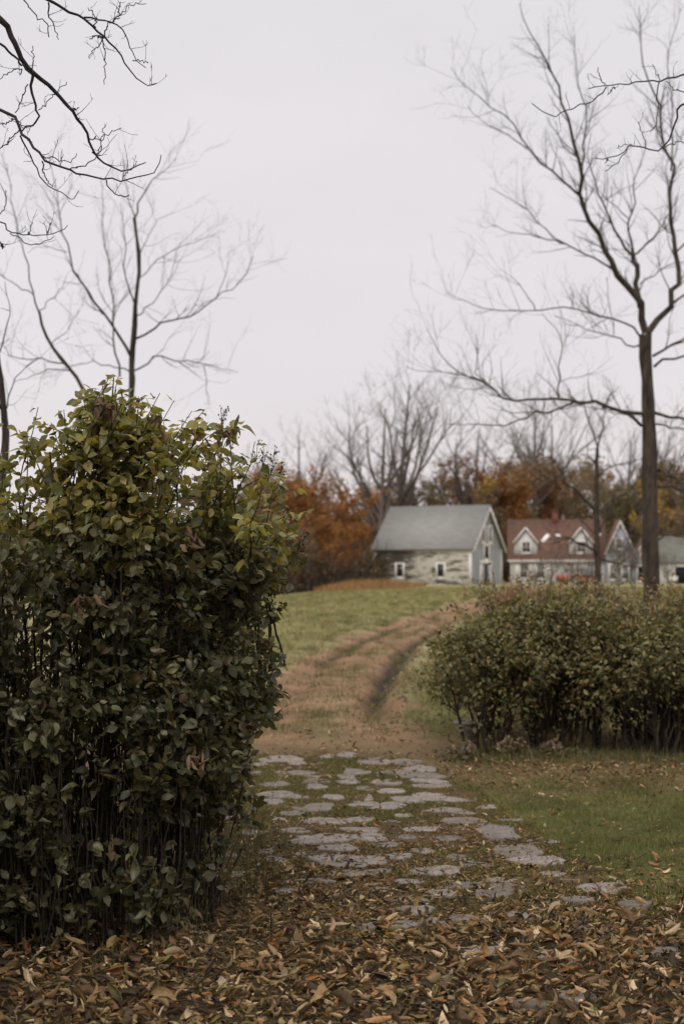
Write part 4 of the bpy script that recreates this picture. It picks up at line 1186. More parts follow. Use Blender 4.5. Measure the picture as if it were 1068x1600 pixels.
# barn: local origin at the near corner; x runs back along the long wall (negative), y along the gable end
def barn():
    th = R(26)
    Yb = 130.0
    c = at(735, 915, Yb)
    Lb, Wb, H_, RH = 9.5, 8.3, 3.50, 7.35
    # local -x direction = (-cos, sin): rotate by -26 degrees about z
    root = thing('barn', c, 'weathered white barn with a grey roof and a blue-grey gable end', 'barn', rotz=-th)
    # local: long wall on y=0 from x=-Lb..0 facing -y ; gable on x=0 from y=0..Wb facing +x
    mb = MB(); boards(mb, -Lb, 0, 0, H_, 0, -1); mb.build('long_wall', M_FLAKE, root)
    mb = MB(); boards(mb, -Lb, 0, 0, H_, Wb, 1); mb.build('rear_wall', M_FLAKE, root)
    def gable(mb, xp, out_):
        z = 0
        while z < RH - .01:
            zz = min(z + .16, RH)
            def yr(q):
                if q <= H_: return (0, Wb)
                t = (q - H_) / (RH - H_); return (Wb / 2 * t, Wb - Wb / 2 * t)
            a0, a1 = yr(z); b0, b1 = yr(zz)
            V = [(xp + out_ * .018, a0, z), (xp + out_ * .018, a1, z), (xp + out_ * .004, b1, zz), (xp + out_ * .004, b0, zz), (xp, a0, z), (xp, a1, z)]
            F4 = [[0, 1, 2, 3], [4, 5, 1, 0]] if out_ > 0 else [[1, 0, 3, 2], [5, 4, 0, 1]]
            mb.add(np.array(V), np.array(F4)); z = zz
    mb = MB(); gable(mb, 0, 1); mb.build('gable_wall', M_BLUE, root)
    mb = MB(); gable(mb, -Lb, -1); mb.build('far_gable_wall', M_FLAKE, root)
    # roof: two thick slabs with overhang
    ov, oe, tk = .42, .40, .16
    sl_ = math.atan2(RH - H_, Wb / 2)
    for sgn in (0, 1):
        y0 = -ov * math.cos(sl_); z0 = H_ - ov * math.sin(sl_)
        pr = [(y0, z0), (Wb / 2, RH), (Wb / 2, RH + tk / math.cos(sl_)), (y0 - tk * math.sin(sl_) * .2, z0 + tk)]
        if sgn: pr = [(Wb - a, b_) for a, b_ in pr]
        mb = MB(); mb.prism([(-Lb - oe, a, b_ + .02) for a, b_ in pr], (Lb + 2 * oe, 0, 0))
        mb.build('roof', M_ROOFGREY, root)
    # white trim
    mb = MB()
    for sgn in (0, 1):
        pr = [(-ov * .9 * math.cos(sl_), H_ - ov * .9 * math.sin(sl_) - .24), (Wb / 2 - .003, RH - .24), (Wb / 2 - .003, RH + .01), (-ov * .9 * math.cos(sl_), H_ - ov * .9 * math.sin(sl_) + .01)]
        if sgn: pr = [(Wb - a, b_) for a, b_ in pr]
        mb.prism([(oe - .06, a, b_) for a, b_ in pr], (.09, 0, 0))
    mb.build('rake_board', M_WHITE, root)
    for (cx_, cy_) in ((0, 0), (0, Wb), (-Lb, 0)):
        mb = MB(); mb.box((cx_ - .19, cy_ - .05 if cy_ == 0 else cy_ - .19, -.3), (cx_ + .05, cy_ + .19 if cy_ == 0 else cy_ + .05, H_ - .02))
        mb.build('corner_board', M_WHITE, root)
    mb = MB(); mb.box((-Lb - .3, -.09, H_ - .33), (.02, -.022, H_ - .12)); mb.build('eave_board', M_WHITE, root)
    mb = MB(); mb.box((-Lb + .1, .08, -1.2), (-.08, Wb - .1, .02)); mb.build('foundation', mat_plain('field_stone', (.12, .11, .10), (.24, .22, .20), 4, .9, .6, .03), root)
    for x in (-2.95, -7.05):
        window(root, x, .80, .62, 1.15, 'x', 0, -1, .16, M_PANE, half=1)
    window(root, Wb / 2 - .95, 4.15, .62, 1.30, 'y', 0, 1, .28, M_PANE, half=1)
    window(root, Wb / 2 + .95, 4.15, .62, 1.30, 'y', 0, 1, .28, M_PANE, half=1)
    window(root, Wb / 2 - .05, 2.50, 1.05, 1.15, 'y', 0, 1, .26, M_SHADEPAINT, half=1, sill=False)  # opening is a sheet painted in interior shade
    # sliding doors standing ajar
    yc = Wb / 2 - .35
    mb = MB(); mb.box((-.01, yc - 1.15, -.3), (.032, yc + 1.15, 2.02)); mb.build('doorway_shade', M_SHADEPAINT, root)  # flat dark panel on the wall, painted as the unlit inside
    for a0, a1 in ((yc - 1.15, yc - .36), (yc + .48, yc + 1.15)):
        mb = MB()
        n_ = 6
        for k in range(n_):
            w_ = (a1 - a0) / n_
            mb.box((.034, a0 + k * w_ + .006, -.3), (.075, a0 + (k + 1) * w_ - .006, 2.01))
        d = mb.build('door', M_DOORGREY, root)
        h_ = MB(); h_.box((.0752, a0 + .08, .9), (.12, a0 + .12, 1.15)); h_.build('handle', M_SHADEPAINT, d)
    mb = MB()
    mb.box((-.01, yc - 1.48, -.3), (.10, yc - 1.152, 2.02)); mb.box((-.01, yc + 1.152, -.3), (.10, yc + 1.48, 2.02)); mb.box((-.01, yc - 1.62, 2.022), (.12, yc + 1.62, 2.28))
    mb.build('door_frame', M_WHITE, root)
    mb = MB(); mb.box((.005, Wb / 2 - 1.55, 5.72), (.07, Wb / 2 + 1.55, 5.90)); mb.build('gable_band', M_DOORGREY, root)
barn()

# the house with the red roof
def house():
    Yh = 152.0
    c = at(797, 912, Yh); s = Yh / FPX
    th = R(-6)
    root = thing('farmhouse', c, 'pale farmhouse with a red roof and two white dormers behind the barn', 'house', rotz=th)
    W, D, H_, RH = 9.9, 6.6, 2.62, 6.75
    mb = MB(); boards(mb, 0, W, 0, H_, 0, -1, .18); mb.box((.03, .03, -.6), (W - .03, D - .03, H_)); mb.build('wall', M_HOUSEWALL, root)
    sl_ = math.atan2(RH - H_, D / 2)
    def roofslab(x0, x1, y0, ye, z0, z1, tk, name='roof', mat=M_ROOFRED, ov=.35):
        """One slope from the eave at y0 to the ridge at ye."""
        a = math.atan2(z1 - z0, abs(ye - y0)); sg = 1 if ye > y0 else -1
        e0 = y0 - sg * ov * math.cos(a); ez = z0 - ov * math.sin(a)
        pr = [(e0, ez), (ye, z1), (ye, z1 + tk / math.cos(a)), (e0, ez + tk)]
        mb = MB(); mb.prism([(x0, p_, q_ + .015) for p_, q_ in pr], (x1 - x0, 0, 0)); return mb.build(name, mat, root)
    rf = roofslab(-.3, W + .3, 0, D / 2, H_, RH, .14); roofslab(-.3, W + .3, D, D / 2, H_, RH, .14)
    # gable ends
    for xp, vx in ((.02, .10), (W - .12, .10)):
        mb = MB(); mb.prism([(xp, .05, H_), (xp, D - .05, H_), (xp, D / 2, RH - .06)], (vx, 0, 0)); mb.build('gable_wall', M_HOUSEBLUE, root)
    mb = MB(); mb.box((-.3, -.36, H_ - .30), (W + .3, -.30, H_ - .10)); mb.build('eave_board', M_WHITE, root)
    # chimney
    mb = MB(); mb.box((4.55, D / 2 - .35, RH - .5), (5.2, D / 2 + .35, RH + 1.0)); mb.box((4.49, D / 2 - .41, RH + 1.002), (5.26, D / 2 + .41, RH + 1.15))
    mb.build('chimney', mat_plain('chimney_brick', (.12, .05, .035), (.20, .085, .06), 5, .9, .4), rf)
    # dormers
    for xc in (1.62, 7.45):
        w, zb, zt_, zr = 2.45, 2.95, 4.45, 5.95
        yf = (zb - H_) / math.tan(sl_) + .02
        yb = lambda z: (z - H_) / math.tan(sl_)
        mb = MB()
        mb.prism([(xc - w / 2, yf, zb), (xc + w / 2, yf, zb), (xc + w / 2, yf, zt_), (xc, yf, zr), (xc - w / 2, yf, zt_)], (0, yb(zr) - yf, 0))
        d = mb.build('dormer', M_HOUSEWALL, root)
        for sg in (-1, 1):
            a = math.atan2(zr - zt_, w / 2); o2 = .22; tk = .12
            e0 = xc + sg * (w / 2 + o2 * math.cos(a)); ez = zt_ - o2 * math.sin(a)
            pr = [(e0, ez), (xc, zr), (xc, zr + tk / math.cos(a)), (e0, ez + tk)]
            mb = MB(); mb.prism([(p_, yf - .28, q_ + .012) for p_, q_ in pr], (0, yb(zr) - yf + .28, 0)); mb.build('dormer_roof', M_ROOFRED, d)
            mb = MB(); mb.prism([(e0, yf - .36, ez - .10), (xc, yf - .36, zr - .10), (xc, yf - .36, zr + tk), (e0, yf - .36, ez + tk)], (0, .075, 0)); mb.build('rake_board', M_WHITE, d)
        window(root, xc + .05, zb + .42, .78, 1.05, 'x', yf, -1, .14, M_PANE2)
    # skylights on the front slope
    for (xa, za, wd, ht, tilt) in ((3.75, 4.75, .42, 1.25, -.62), (5.15, 5.05, .55, .35, 0), (9.35, 4.95, .36, .9, -.5)):
        ya = (za - H_) / math.tan(sl_)
        ux = np.array([math.cos(tilt), math.sin(tilt) * math.cos(sl_), math.sin(tilt) * math.sin(sl_)])
        nv = np.array([0, -math.sin(sl_), math.cos(sl_)])
        uy = np.cross(nv, ux)
        o3 = np.array([xa, ya, za]) + nv * .17
        mb = MB(); mb.prism([o3 + ux * a * wd / 2 + uy * b_ * ht / 2 for a, b_ in ((-1, -1), (1, -1), (1, 1), (-1, 1))], nv * .07)
        mb.build('skylight', mat_plain('skylight_reflection', (.78, .78, .80), (.85, .85, .87), 3, .2, 0, spec=.5), root)  # white pane colour stands in for reflected sky
    for x in (1.38, 3.22):
        window(root, x, .62, .62, 1.50, 'x', 0, -1, .13, M_PANE2)
        for sg in (-1, 1):
            mb = MB(); mb.box((x + sg * .68 - .16, -.06, .50), (x + sg * .68 + .16, -.022, 2.25)); mb.build('shutter', M_WHITE, root)
    window(root, 6.3, .62, .62, 1.50, 'x', 0, -1, .13, M_PANE2)
    window(root, 8.4, .62, .62, 1.50, 'x', 0, -1, .13, M_PANE2)
    # cross wing on the right with its gable towards the camera
    wx0, wx1, wy, wH, wR = 9.95, 12.95, -1.2, 3.3, 6.55
    xc = (wx0 + wx1) / 2
    mb = MB(); boards(mb, wx0, wx1, 0, wH, wy, -1, .18); mb.box((wx0 + .03, wy + .03, -.6), (wx1 - .03, 5.0, wH - .03))
    mb.prism([(wx0 + .01, wy + .02, wH), (wx1 - .01, wy + .02, wH), (xc, wy + .02, wR - .04)], (0, 5, 0))
    mb.build('wing_wall', M_HOUSEBLUE, root)
    for sg in (-1, 1):
        a = math.atan2(wR - wH, (wx1 - wx0) / 2)
        e0 = xc + sg * ((wx1 - wx0) / 2 + .3 * math.cos(a)); ez = wH - .3 * math.sin(a)
        pr = [(e0, ez), (xc, wR), (xc, wR + .14 / math.cos(a)), (e0, ez + .14)]
        mb = MB(); mb.prism([(p_, wy - .3, q_ + .012) for p_, q_ in pr], (0, 6.2, 0)); mb.build('wing_roof', M_ROOFRED, root)
        mb = MB(); mb.prism([(e0, wy - .36, ez - .12), (xc, wy - .36, wR - .12), (xc, wy - .36, wR + .13), (e0, wy - .36, ez + .13)], (0, .055, 0)); mb.build('rake_board', M_WHITE, root)
    window(root, xc - .15, 3.75, .55, .95, 'x', wy, -1, .12, M_PANE2)
    window(root, xc - .8, .5, .55, 1.5, 'x', wy, -1, .14, M_PANE2)
    window(root, xc + .5, .5, .55, 1.5, 'x', wy, -1, .14, M_PANE2)
    # small porch gable
    px0, px1, py_, pH, pR = 12.6, 15.0, -2.6, 2.4, 4.65
    xc = (px0 + px1) / 2
    mb = MB(); boards(mb, px0, px1, 0, pH, py_, -1, .18); mb.box((px0 + .03, py_ + .03, -.6), (px1 - .03, 3.0, pH - .03))
    mb.prism([(px0 + .01, py_ + .02, pH), (px1 - .01, py_ + .02, pH), (xc, py_ + .02, pR - .04)], (0, 3, 0))
    mb.build('porch_wall', M_HOUSEBLUE, root)
    for sg in (-1, 1):
        a = math.atan2(pR - pH, (px1 - px0) / 2)
        e0 = xc + sg * ((px1 - px0) / 2 + .3 * math.cos(a)); ez = pH - .3 * math.sin(a)
        pr = [(e0, ez), (xc, pR), (xc, pR + .12 / math.cos(a)), (e0, ez + .12)]
        mb = MB(); mb.prism([(p_, py_ - .3, q_ + .012) for p_, q_ in pr], (0, 4.2, 0)); mb.build('porch_roof', M_ROOFRED, root)
        mb = MB(); mb.prism([(e0, py_ - .37, ez - .12), (xc, py_ - .37, pR - .12), (xc, py_ - .37, pR + .12), (e0, py_ - .37, ez + .12)], (0, .065, 0)); mb.build('rake_board', M_WHITE, root)
    window(root, xc - .1, 2.55, .42, .95, 'x', py_, -1, .22, M_PANE2)
    window(root, xc - .2, .35, 1.0, 1.5, 'x', py_, -1, .12, M_SHADEPAINT)
house()

def outbuilding():
    Yo = 142.0
    c = at(1031, 910, Yo)
    root = thing('outbuilding', c, 'low outbuilding with a grey-green roof at the right edge', 'shed', rotz=R(4))
    W, D, H_, RH = 9.0, 6.5, 2.05, 4.55
    mb = MB(); boards(mb, 0, W, 0, H_, 0, -1, .18); mb.box((.03, .03, -.6), (W - .03, D - .03, H_))
    for xp in (.02, W - .12):
        mb.prism([(xp, .05, H_), (xp, D - .05, H_), (xp, D / 2, RH - .06)], (.1, 0, 0))
    mb.build('wall', M_HOUSEWALL, root)
    for y0 in (0, D):
        a = math.atan2(RH - H_, D / 2); sg = 1 if y0 == 0 else -1
        e0 = y0 - sg * .3 * math.cos(a); ez = H_ - .3 * math.sin(a)
        pr = [(e0, ez), (D / 2, RH), (D / 2, RH + .12 / math.cos(a)), (e0, ez + .12)]
        mb = MB(); mb.prism([(-.3, p_, q_ + .015) for p_, q_ in pr], (W + .6, 0, 0)); mb.build('roof', mat_plain('mossy_shingles', (.115, .118, .10), (.165, .165, .145), 1.2, .9, .3, .01), root)
    mb = MB(); mb.box((1.45, -.06, -.3), (3.2, -.022, 1.55)); mb.build('doorway_shade', M_SHADEPAINT, root)  # dark sheet over the boards, shade of the opening put into its colour
    mb = MB(); mb.box((1.25, -.09, -.3), (1.448, -.02, 1.56)); mb.box((3.202, -.09, -.3), (3.4, -.02, 1.56)); mb.box((1.25, -.09, 1.562), (3.4, -.02, 1.75)); mb.build('door_frame', M_WHITE, root)
outbuilding()

# white crate on the grass by the outbuilding
p = at(1051, 907, 134.0)
root = thing('white_crate', (p[0], p[1], float(gz(p[0], p[1]))), 'small white crate on the grass before the outbuilding', 'crate', rotz=R(12))
gzp = p[2] - float(gz(p[0], p[1]))
mb = MB(); mb.box((-.34, -.25, max(gzp - .1, -.05)), (.34, .25, max(gzp, 0) + .33)); mb.build('box', M_WHITE, root)
mb = MB(); mb.box((-.37, -.28, max(gzp, 0) + .332), (.37, .28, max(gzp, 0) + .40)); mb.build('lid', M_WHITE, root)

# red car parked before the house
def car():
    Yc = 128.0
    p = at(903, 916, Yc)
    root = thing('parked_car', (p[0], p[1], float(gz(p[0], p[1]))), 'red car parked in front of the farmhouse, mostly behind shrubs', 'car', rotz=R(38))
    M_RED = mat_plain('red_car_paint', (.26, .080, .058), (.30, .09, .066), 2, .35, 0, spec=.5)
    M_TYRE = mat_plain('tyre', (.012, .012, .012), (.02, .02, .02), 8, .9, 0)
    # side profile (x forward, z up), swept across the width with tumblehome
    prof = [(-2.05, .42), (-2.1, .75), (-1.95, .95), (-1.1, 1.0), (1.0, .92), (1.75, .80), (2.05, .62), (2.05, .38), (1.75, .28), (-1.75, .28)]
    n = len(prof)
    V, rows = [], (-.86, -.82, -.3, .3, .82, .86)
    for k, y in enumerate(rows):
        s = .96 if abs(y) > .85 else 1.0
        V += [(x * s, y, .62 + (z - .62) * s) for x, z in prof]
    F4 = [[k * n + i, k * n + (i + 1) % n, (k + 1) * n + (i + 1) % n, (k + 1) * n + i] for k in range(len(rows) - 1) for i in range(n)]
    part('body', np.array(V), [np.array(F4), np.array([list(range(n))]), np.array([list(range((len(rows) - 1) * n, len(rows) * n))[::-1]])], M_RED, root, None, True)
    cab = [(-1.55, .985), (-1.15, 1.40), (.10, 1.43), (.95, .945)]
    mb = MB(); V = [(x, -.76 if z < 1.2 else -.60, z) for x, z in cab] + [(x, .76 if z < 1.2 else .60, z) for x, z in cab]
    mb.add(np.array(V), [np.array([[0, 1, 2, 3], [7, 6, 5, 4], [1, 0, 4, 5], [2, 1, 5, 6], [3, 2, 6, 7]])])
    mb.build('window', glass_mat('car_glass', (.10, .10, .105)), root)
    mb = MB(); mb.prism([(-1.18, -.61, 1.41), (.13, -.61, 1.44), (.13, .61, 1.44), (-1.18, .61, 1.41)], (0, 0, .035)); mb.build('roof', M_RED, root)
    for x in (-1.3, 1.28):
        for y in (-.80, .80):
            prof2 = [(.001, -.1), (.20, -.1), (.31, -.09), (.33, 0), (.31, .09), (.20, .1), (.001, .1)]
            V, q = lathe(prof2, 18); V = V[:, [0, 2, 1]] + [x, y, .33]
            w = part('wheel', V, q, M_TYRE, root, None, True)
            V, q = lathe([(.001, -.105), (.17, -.105), (.19, -.1), (.19, .1), (.17, .105), (.001, .105)], 16); V = V[:, [0, 2, 1]] + [x, y, .33]
            part('rim', V, q, M_DOORGREY, w, None, True)
    for y in (-.6, .6):
        mb = MB(); mb.box((2.03, y - .16, .60), (2.075, y + .16, .72)); mb.build('headlight', M_WHITE, root)
car()

# ------------------------------------------------------------------ the wood beyond the field
def foliage_tree(seed, h, pal, wts, dens=1.0, spread=.36, lsz=(.16, .34), bare=.3):
    """Two mesh datas (trunk with branches, crown) for a tree of height h at the origin."""
    rng = np.random.default_rng(seed)
    nt_ = 12
    T = smooth_line(np.array([(0, 0, -.3), (rng.uniform(-.2, .2), rng.uniform(-.2, .2), h * .3), (rng.uniform(-.4, .4), rng.uniform(-.4, .4), h * .6), (rng.uniform(-.6, .6), rng.uniform(-.6, .6), h * .96)]), nt_)
    TR = np.linspace(.016 * h, .003 * h, nt_)
    P1, R1 = spawn(T[None], TR[None], 26, rng, (h * .16, h * .40), (30, 65), (.25, .98), .30, .16, 7, .007 * h, .6, .012)
    P2, R2 = spawn(P1, R1, 110, rng, (h * .07, h * .17), (25, 60), (.2, 1), .22, .2, 5, .03, .6, .010)
    P3, R3 = spawn(P2, R2, 260, rng, (h * .04, h * .09), (25, 60), (.2, 1), .2, .2, 4, .014, .7, .008)
    mb = MB()
    for P_, R_, k in ((T[None], TR[None], 8), (P1, R1, 5), (P2, R2, 4), (P3, R3, 3)):
        V, q = tubes(P_, R_, k); mb.add(V, q)
    tr = mb.data('trunk', M_FARBARK, True)
    n = int(2600 * dens)
    ends = np.concatenate([P2.reshape(-1, 3), P3.reshape(-1, 3), P3[:, -1]])
    clump = rng.uniform(0, 1, len(ends)) > bare
    ends = ends[clump]
    c = ends[rng.integers(0, len(ends), n)] + rng.normal(size=(n, 3)) * h * .022
    c = c[c[:, 2] > h * .10]; n = len(c)
    mb = MB()
    cl = pick_cols(rng, n, pal, wts, .28)
    tone = fbm(c[:, 0] * .5 + 7, c[:, 2] * .5 + c[:, 1] * .3, seed)          # some boughs have turned further than others
    cl = cl * (.75 + .5 * tone[:, None])
    place_leaves(mb, T_SMALL, c, rng.normal(size=(n, 3)) + [0, 0, -.3], rng.normal(size=(n, 3)) + [0, 0, .5], rng.uniform(lsz[0], lsz[1], n) * 1.25, cl, rng)
    return tr, mb.data('crown', M_FALL)

def bare_variant(seed, h, fan=1.0):
    rng = np.random.default_rng(seed)
    T = smooth_line(np.array([(0, 0, -.3), (rng.uniform(-.2, .2), 0, h * .2), (rng.uniform(-.4, .4), .2, h * .42), (rng.uniform(-1, 1), 0, h * .9)]), 12)
    TR = np.linspace(.016 * h, .0022 * h, 12)
    P0, R0 = spawn(T[None], TR[None], 7, rng, (h * .35, h * .58), (28 * fan, 58 * fan), (.24, .62), .22, .11, 9, .010 * h, .75, .02)
    P1, R1 = spawn(np.concatenate([P0[:, :, :], resample(T, 9)[None]]), np.concatenate([R0, np.linspace(.012 * h, .002 * h, 9)[None]]), 52, rng, (h * .10, h * .26), (28, 62), (.25, 1), .25, .14, 6, .05, .6, .013)
    P2, R2 = spawn(P1, R1, 210, rng, (h * .05, h * .12), (22, 55), (.2, 1), .22, .18, 5, .022, .65, .010)
    P3, R3 = spawn(P2, R2, 620, rng, (h * .025, h * .06), (22, 55), (.2, 1), .22, .2, 3, .012, .7, .009)
    mb = MB(); V, q = tubes(T[None], TR[None], 8); mb.add(V, q)
    tr = mb.data('trunk', M_FARBARK, True)
    mb = MB()
    for P_, R_, k in ((P0, R0, 6), (P1, R1, 4), (P2, R2, 3), (P3, R3, 3)):
        V, q = tubes(P_, R_, k); mb.add(V, q)
    return tr, mb.data('crown', M_FARBARK)

ORANGE = [(.32, .135, .036), (.40, .19, .050), (.25, .105, .036), (.18, .085, .042)]
ORANGE = [(c[0] * 1.0, c[1] * 1.08, c[2] * 1.25) for c in ORANGE]
RUST = [(.24, .110, .046), (.18, .092, .046), (.30, .14, .05), (.14, .085, .048)]
RUST = [tuple(1.22 * v for v in c) for c in RUST]
YEL = [(.36, .235, .062), (.27, .185, .062), (.21, .155, .07)]
YEL = [tuple(1.22 * v for v in c) for c in YEL]
BROWN = [(.175, .120, .070), (.22, .150, .085), (.13, .095, .062)]
BROWN = [tuple(1.22 * v for v in c) for c in BROWN]
OLIV = [(.155, .130, .065), (.19, .155, .07), (.115, .10, .06)]
OLIV = [tuple(1.22 * v for v in c) for c in OLIV]
protos = {}
def proto(kind, k, data):
    r = bpy.data.objects.new('autumn_tree' if kind != 'bare' else 'bare_tree', None)
    r['category'] = 'tree'
    for nm, me in zip(('trunk', 'crown'), data):
        c = bpy.data.objects.new(nm, me); c.parent = r
    protos.setdefault(kind, []).append(r)
for k in range(3): proto('orange', k, foliage_tree(300 + k, 11, ORANGE, [4, 2, 4, 2], 1.25, bare=.15))
for k in range(2): proto('rust', k, foliage_tree(320 + k, 11, RUST, [4, 3, 2, 2], 1.1, bare=.25))
for k in range(2): proto('yellow', k, foliage_tree(330 + k, 11, YEL, [3, 3, 2], .9, bare=.3))
for k in range(3): proto('brown', k, foliage_tree(340 + k, 11, BROWN, [3, 2, 3], .75, bare=.35))
for k in range(2): proto('olive', k, foliage_tree(350 + k, 11, OLIV, [3, 2, 3], .8, bare=.3))
for k in range(4): proto('bare', k, bare_variant(360 + k, 20, (1.0, 1.25, .8, 1.1)[k]))
first = {id(r): True for v in protos.values() for r in v}
rng = np.random.default_rng(77)
def put(kind, x, y, h, label, group, hp=11.0):
    r = protos[kind][rng.integers(0, len(protos[kind]))]
    c = r.copy(); COL.objects.link(c)
    s = h / hp
    c.location = (x, y, float(gz(x, y)) - .1)
    c.rotation_euler = (0, 0, rng.uniform(0, 2 * PI))
    wd = 1.35 if kind == 'bare' else 1.0
    c.scale = (s * wd * rng.uniform(.9, 1.15), s * wd * rng.uniform(.9, 1.15), s)
    tag(c, label, 'tree', group)
    for ch in r.children:
        d = ch.copy(); COL.objects.link(d); d.parent = c
    return c
WORD = {'orange': 'orange-leaved', 'rust': 'rust-brown', 'yellow': 'yellow-leaved', 'brown': 'thin brown', 'olive': 'olive-green'}
def zone_of(px):
    if px < 600: return 'in the wood left of the barn'
    if px < 800: return 'showing over the roof of the barn'
    if px < 985: return 'in the wood behind the red-roofed house'
    return 'behind the outbuilding at the right edge'
def wood(px0, px1, y0, y1, n, kinds, wts, h0, h1):
    for k in range(n):
        px = px0 + (px1 - px0) * (k + rng.uniform(.1, .9)) / n
        y = rng.uniform(y0, y1)
        x = (px - 534) / FPX * y
        kd = rng.choice(kinds, p=np.array(wts) / sum(wts))
        put(kd, x, y, rng.uniform(h0, h1) * .90, '%s tree %s' % (WORD[kd], zone_of(px)), 'autumn trees of the far wood')
wood(400, 556, 126, 134, 8, ['orange', 'rust', 'brown'], [5, 2, 2], 5, 7.4)
wood(380, 565, 138, 150, 9, ['orange', 'rust', 'brown', 'yellow'], [4, 3, 2, .6], 9.3, 11.6)
wood(370, 800, 158, 176, 15, ['rust', 'brown', 'orange', 'olive'], [3, 3, 2, 1], 10.2, 12.8)
wood(640, 830, 160, 172, 6, ['yellow', 'brown', 'orange'], [1.2, 2.4, 1.5], 9, 11.4)
wood(780, 1110, 170, 182, 13, ['brown', 'olive', 'yellow', 'rust'], [5, 2, .9, 2], 10.5, 13.5)
wood(760, 1120, 188, 205, 13, ['brown', 'rust', 'olive', 'orange'], [4, 2, 2, 1], 11.5, 14.6)
wood(1000, 1110, 158, 168, 4, ['olive', 'yellow', 'brown'], [3, 2, 2], 7, 10)
for (px, top, y, lab) in ((627, 602, 160, 'tallest bare tree standing behind the roof of the barn'), (588, 640, 156, 'bare tree leaning over the orange wood beside the tallest bare one'),
                          (733, 672, 165, 'bare tree just right of the barn ridge'), (835, 650, 176, 'bare tree over the left end of the red roof'),
                          (470, 690, 158, 'faint bare tree nearest the leafy shrub in the wood'), (865, 665, 184, 'bare tree rising behind the chimney of the farmhouse'),
                          (985, 690, 182, 'bare tree directly behind the porch gable of the farmhouse'), (1048, 700, 186, 'bare tree behind the outbuilding roof')):
    p = at(px, top, y)
    put('bare', p[0], y, (p[2] - float(gz(p[0], y))) * 1.12, lab, 'bare trees of the far wood', 20.0)
for k in range(2): proto('sapling', k, bare_variant(380 + k, 5.0, 1.1))
for (px, y, h, lab) in ((858, 96, 3.6, 'bare sapling before the left windows of the farmhouse'), (893, 104, 3.2, 'bare sapling standing in front of the red car'), (915, 90, 2.8, 'low bare sapling left of the slim tree trunk'), (962, 98, 3.8, 'bare sapling in front of the farmhouse wing'), (992, 88, 3.4, 'bare sapling between the farmhouse porch and the big trunk'), (1046, 92, 2.6, 'bare sapling before the outbuilding'), (832, 84, 2.4, 'low bare sapling above the pink dry grass')):
    put('sapling', (px - 534) / FPX * y, y, h, lab, 'bare saplings before the farmhouse', 5.0)

# brambles along the foot of the wood
def undergrowth():
    rng = np.random.default_rng(88)
    n = 9000
    px = rng.uniform(380, 1120, n)
    y = np.where(px < 605, rng.uniform(124, 137, n), rng.uniform(160, 186, n))
    x = (px - 534) / FPX * y
    hmax = 1.0 + 2.6 * fbm(x * .35, y * .35, 95)
    z = gz(x, y) + rng.uniform(0, 1, n) * hmax
    c = np.stack([x, y, z], 1)
    mb = MB()
    place_leaves(mb, T_SMALL, c, rng.normal(size=(n, 3)), rng.normal(size=(n, 3)) + [0, 0, .4], rng.uniform(.25, .5, n), pick_cols(rng, n, [(.055, .040, .025), (.09, .055, .03), (.14, .07, .03), (.05, .05, .028)], [4, 3, 1, 2], .3), rng)
    st = rng.integers(0, n, 1600)
    b0 = c[st].copy(); b0[:, 2] = gz(b0[:, 0], b0[:, 1]) - .1
    tip = b0 + np.stack([rng.normal(size=1600) * .4, rng.normal(size=1600) * .4, rng.uniform(1.5, 4.5, 1600)], 1)
    P = np.stack([b0, (b0 + tip) / 2 + rng.normal(size=(1600, 3)) * .1, tip], 1)
    V, q = tubes(P, np.broadcast_to([.03, .022, .012], (1600, 3)), 3)
    mb.add(V, q, np.tile([.085, .070, .060], (len(V), 1)))
    tag(mb.build('undergrowth', M_FALL), kind='stuff')
undergrowth()

# ------------------------------------------------------------------ grass and fallen leaves
def blades(x, y, h, w, col, rng, lean=.45):
    n = len(x)
    a = rng.uniform(0, 2 * PI, n)
    z = gz(x, y) - .004
    p = np.stack([x, y, z], 1)
    side = np.stack([np.cos(a), np.sin(a), np.zeros(n)], 1) * (w / 2)[:, None]
    ln = nrm(np.stack([rng.normal(size=n), rng.normal(size=n), np.zeros(n)], 1)) * (h * rng.uniform(.05, lean, n))[:, None]
    up = np.stack([np.zeros(n), np.zeros(n), h], 1)
    V = np.stack([p - side, p + side, p + side * .7 + up * .55 + ln * .35, p - side * .7 + up * .55 + ln * .35, p + up * rng.uniform(.75, 1, n)[:, None] + ln], 1)
    b = np.arange(n) * 5
    return V.reshape(-1, 3), [np.stack([b, b + 1, b + 2, b + 3], 1), np.stack([b + 3, b + 2, b + 4], 1)], np.repeat(col, 5, 0)

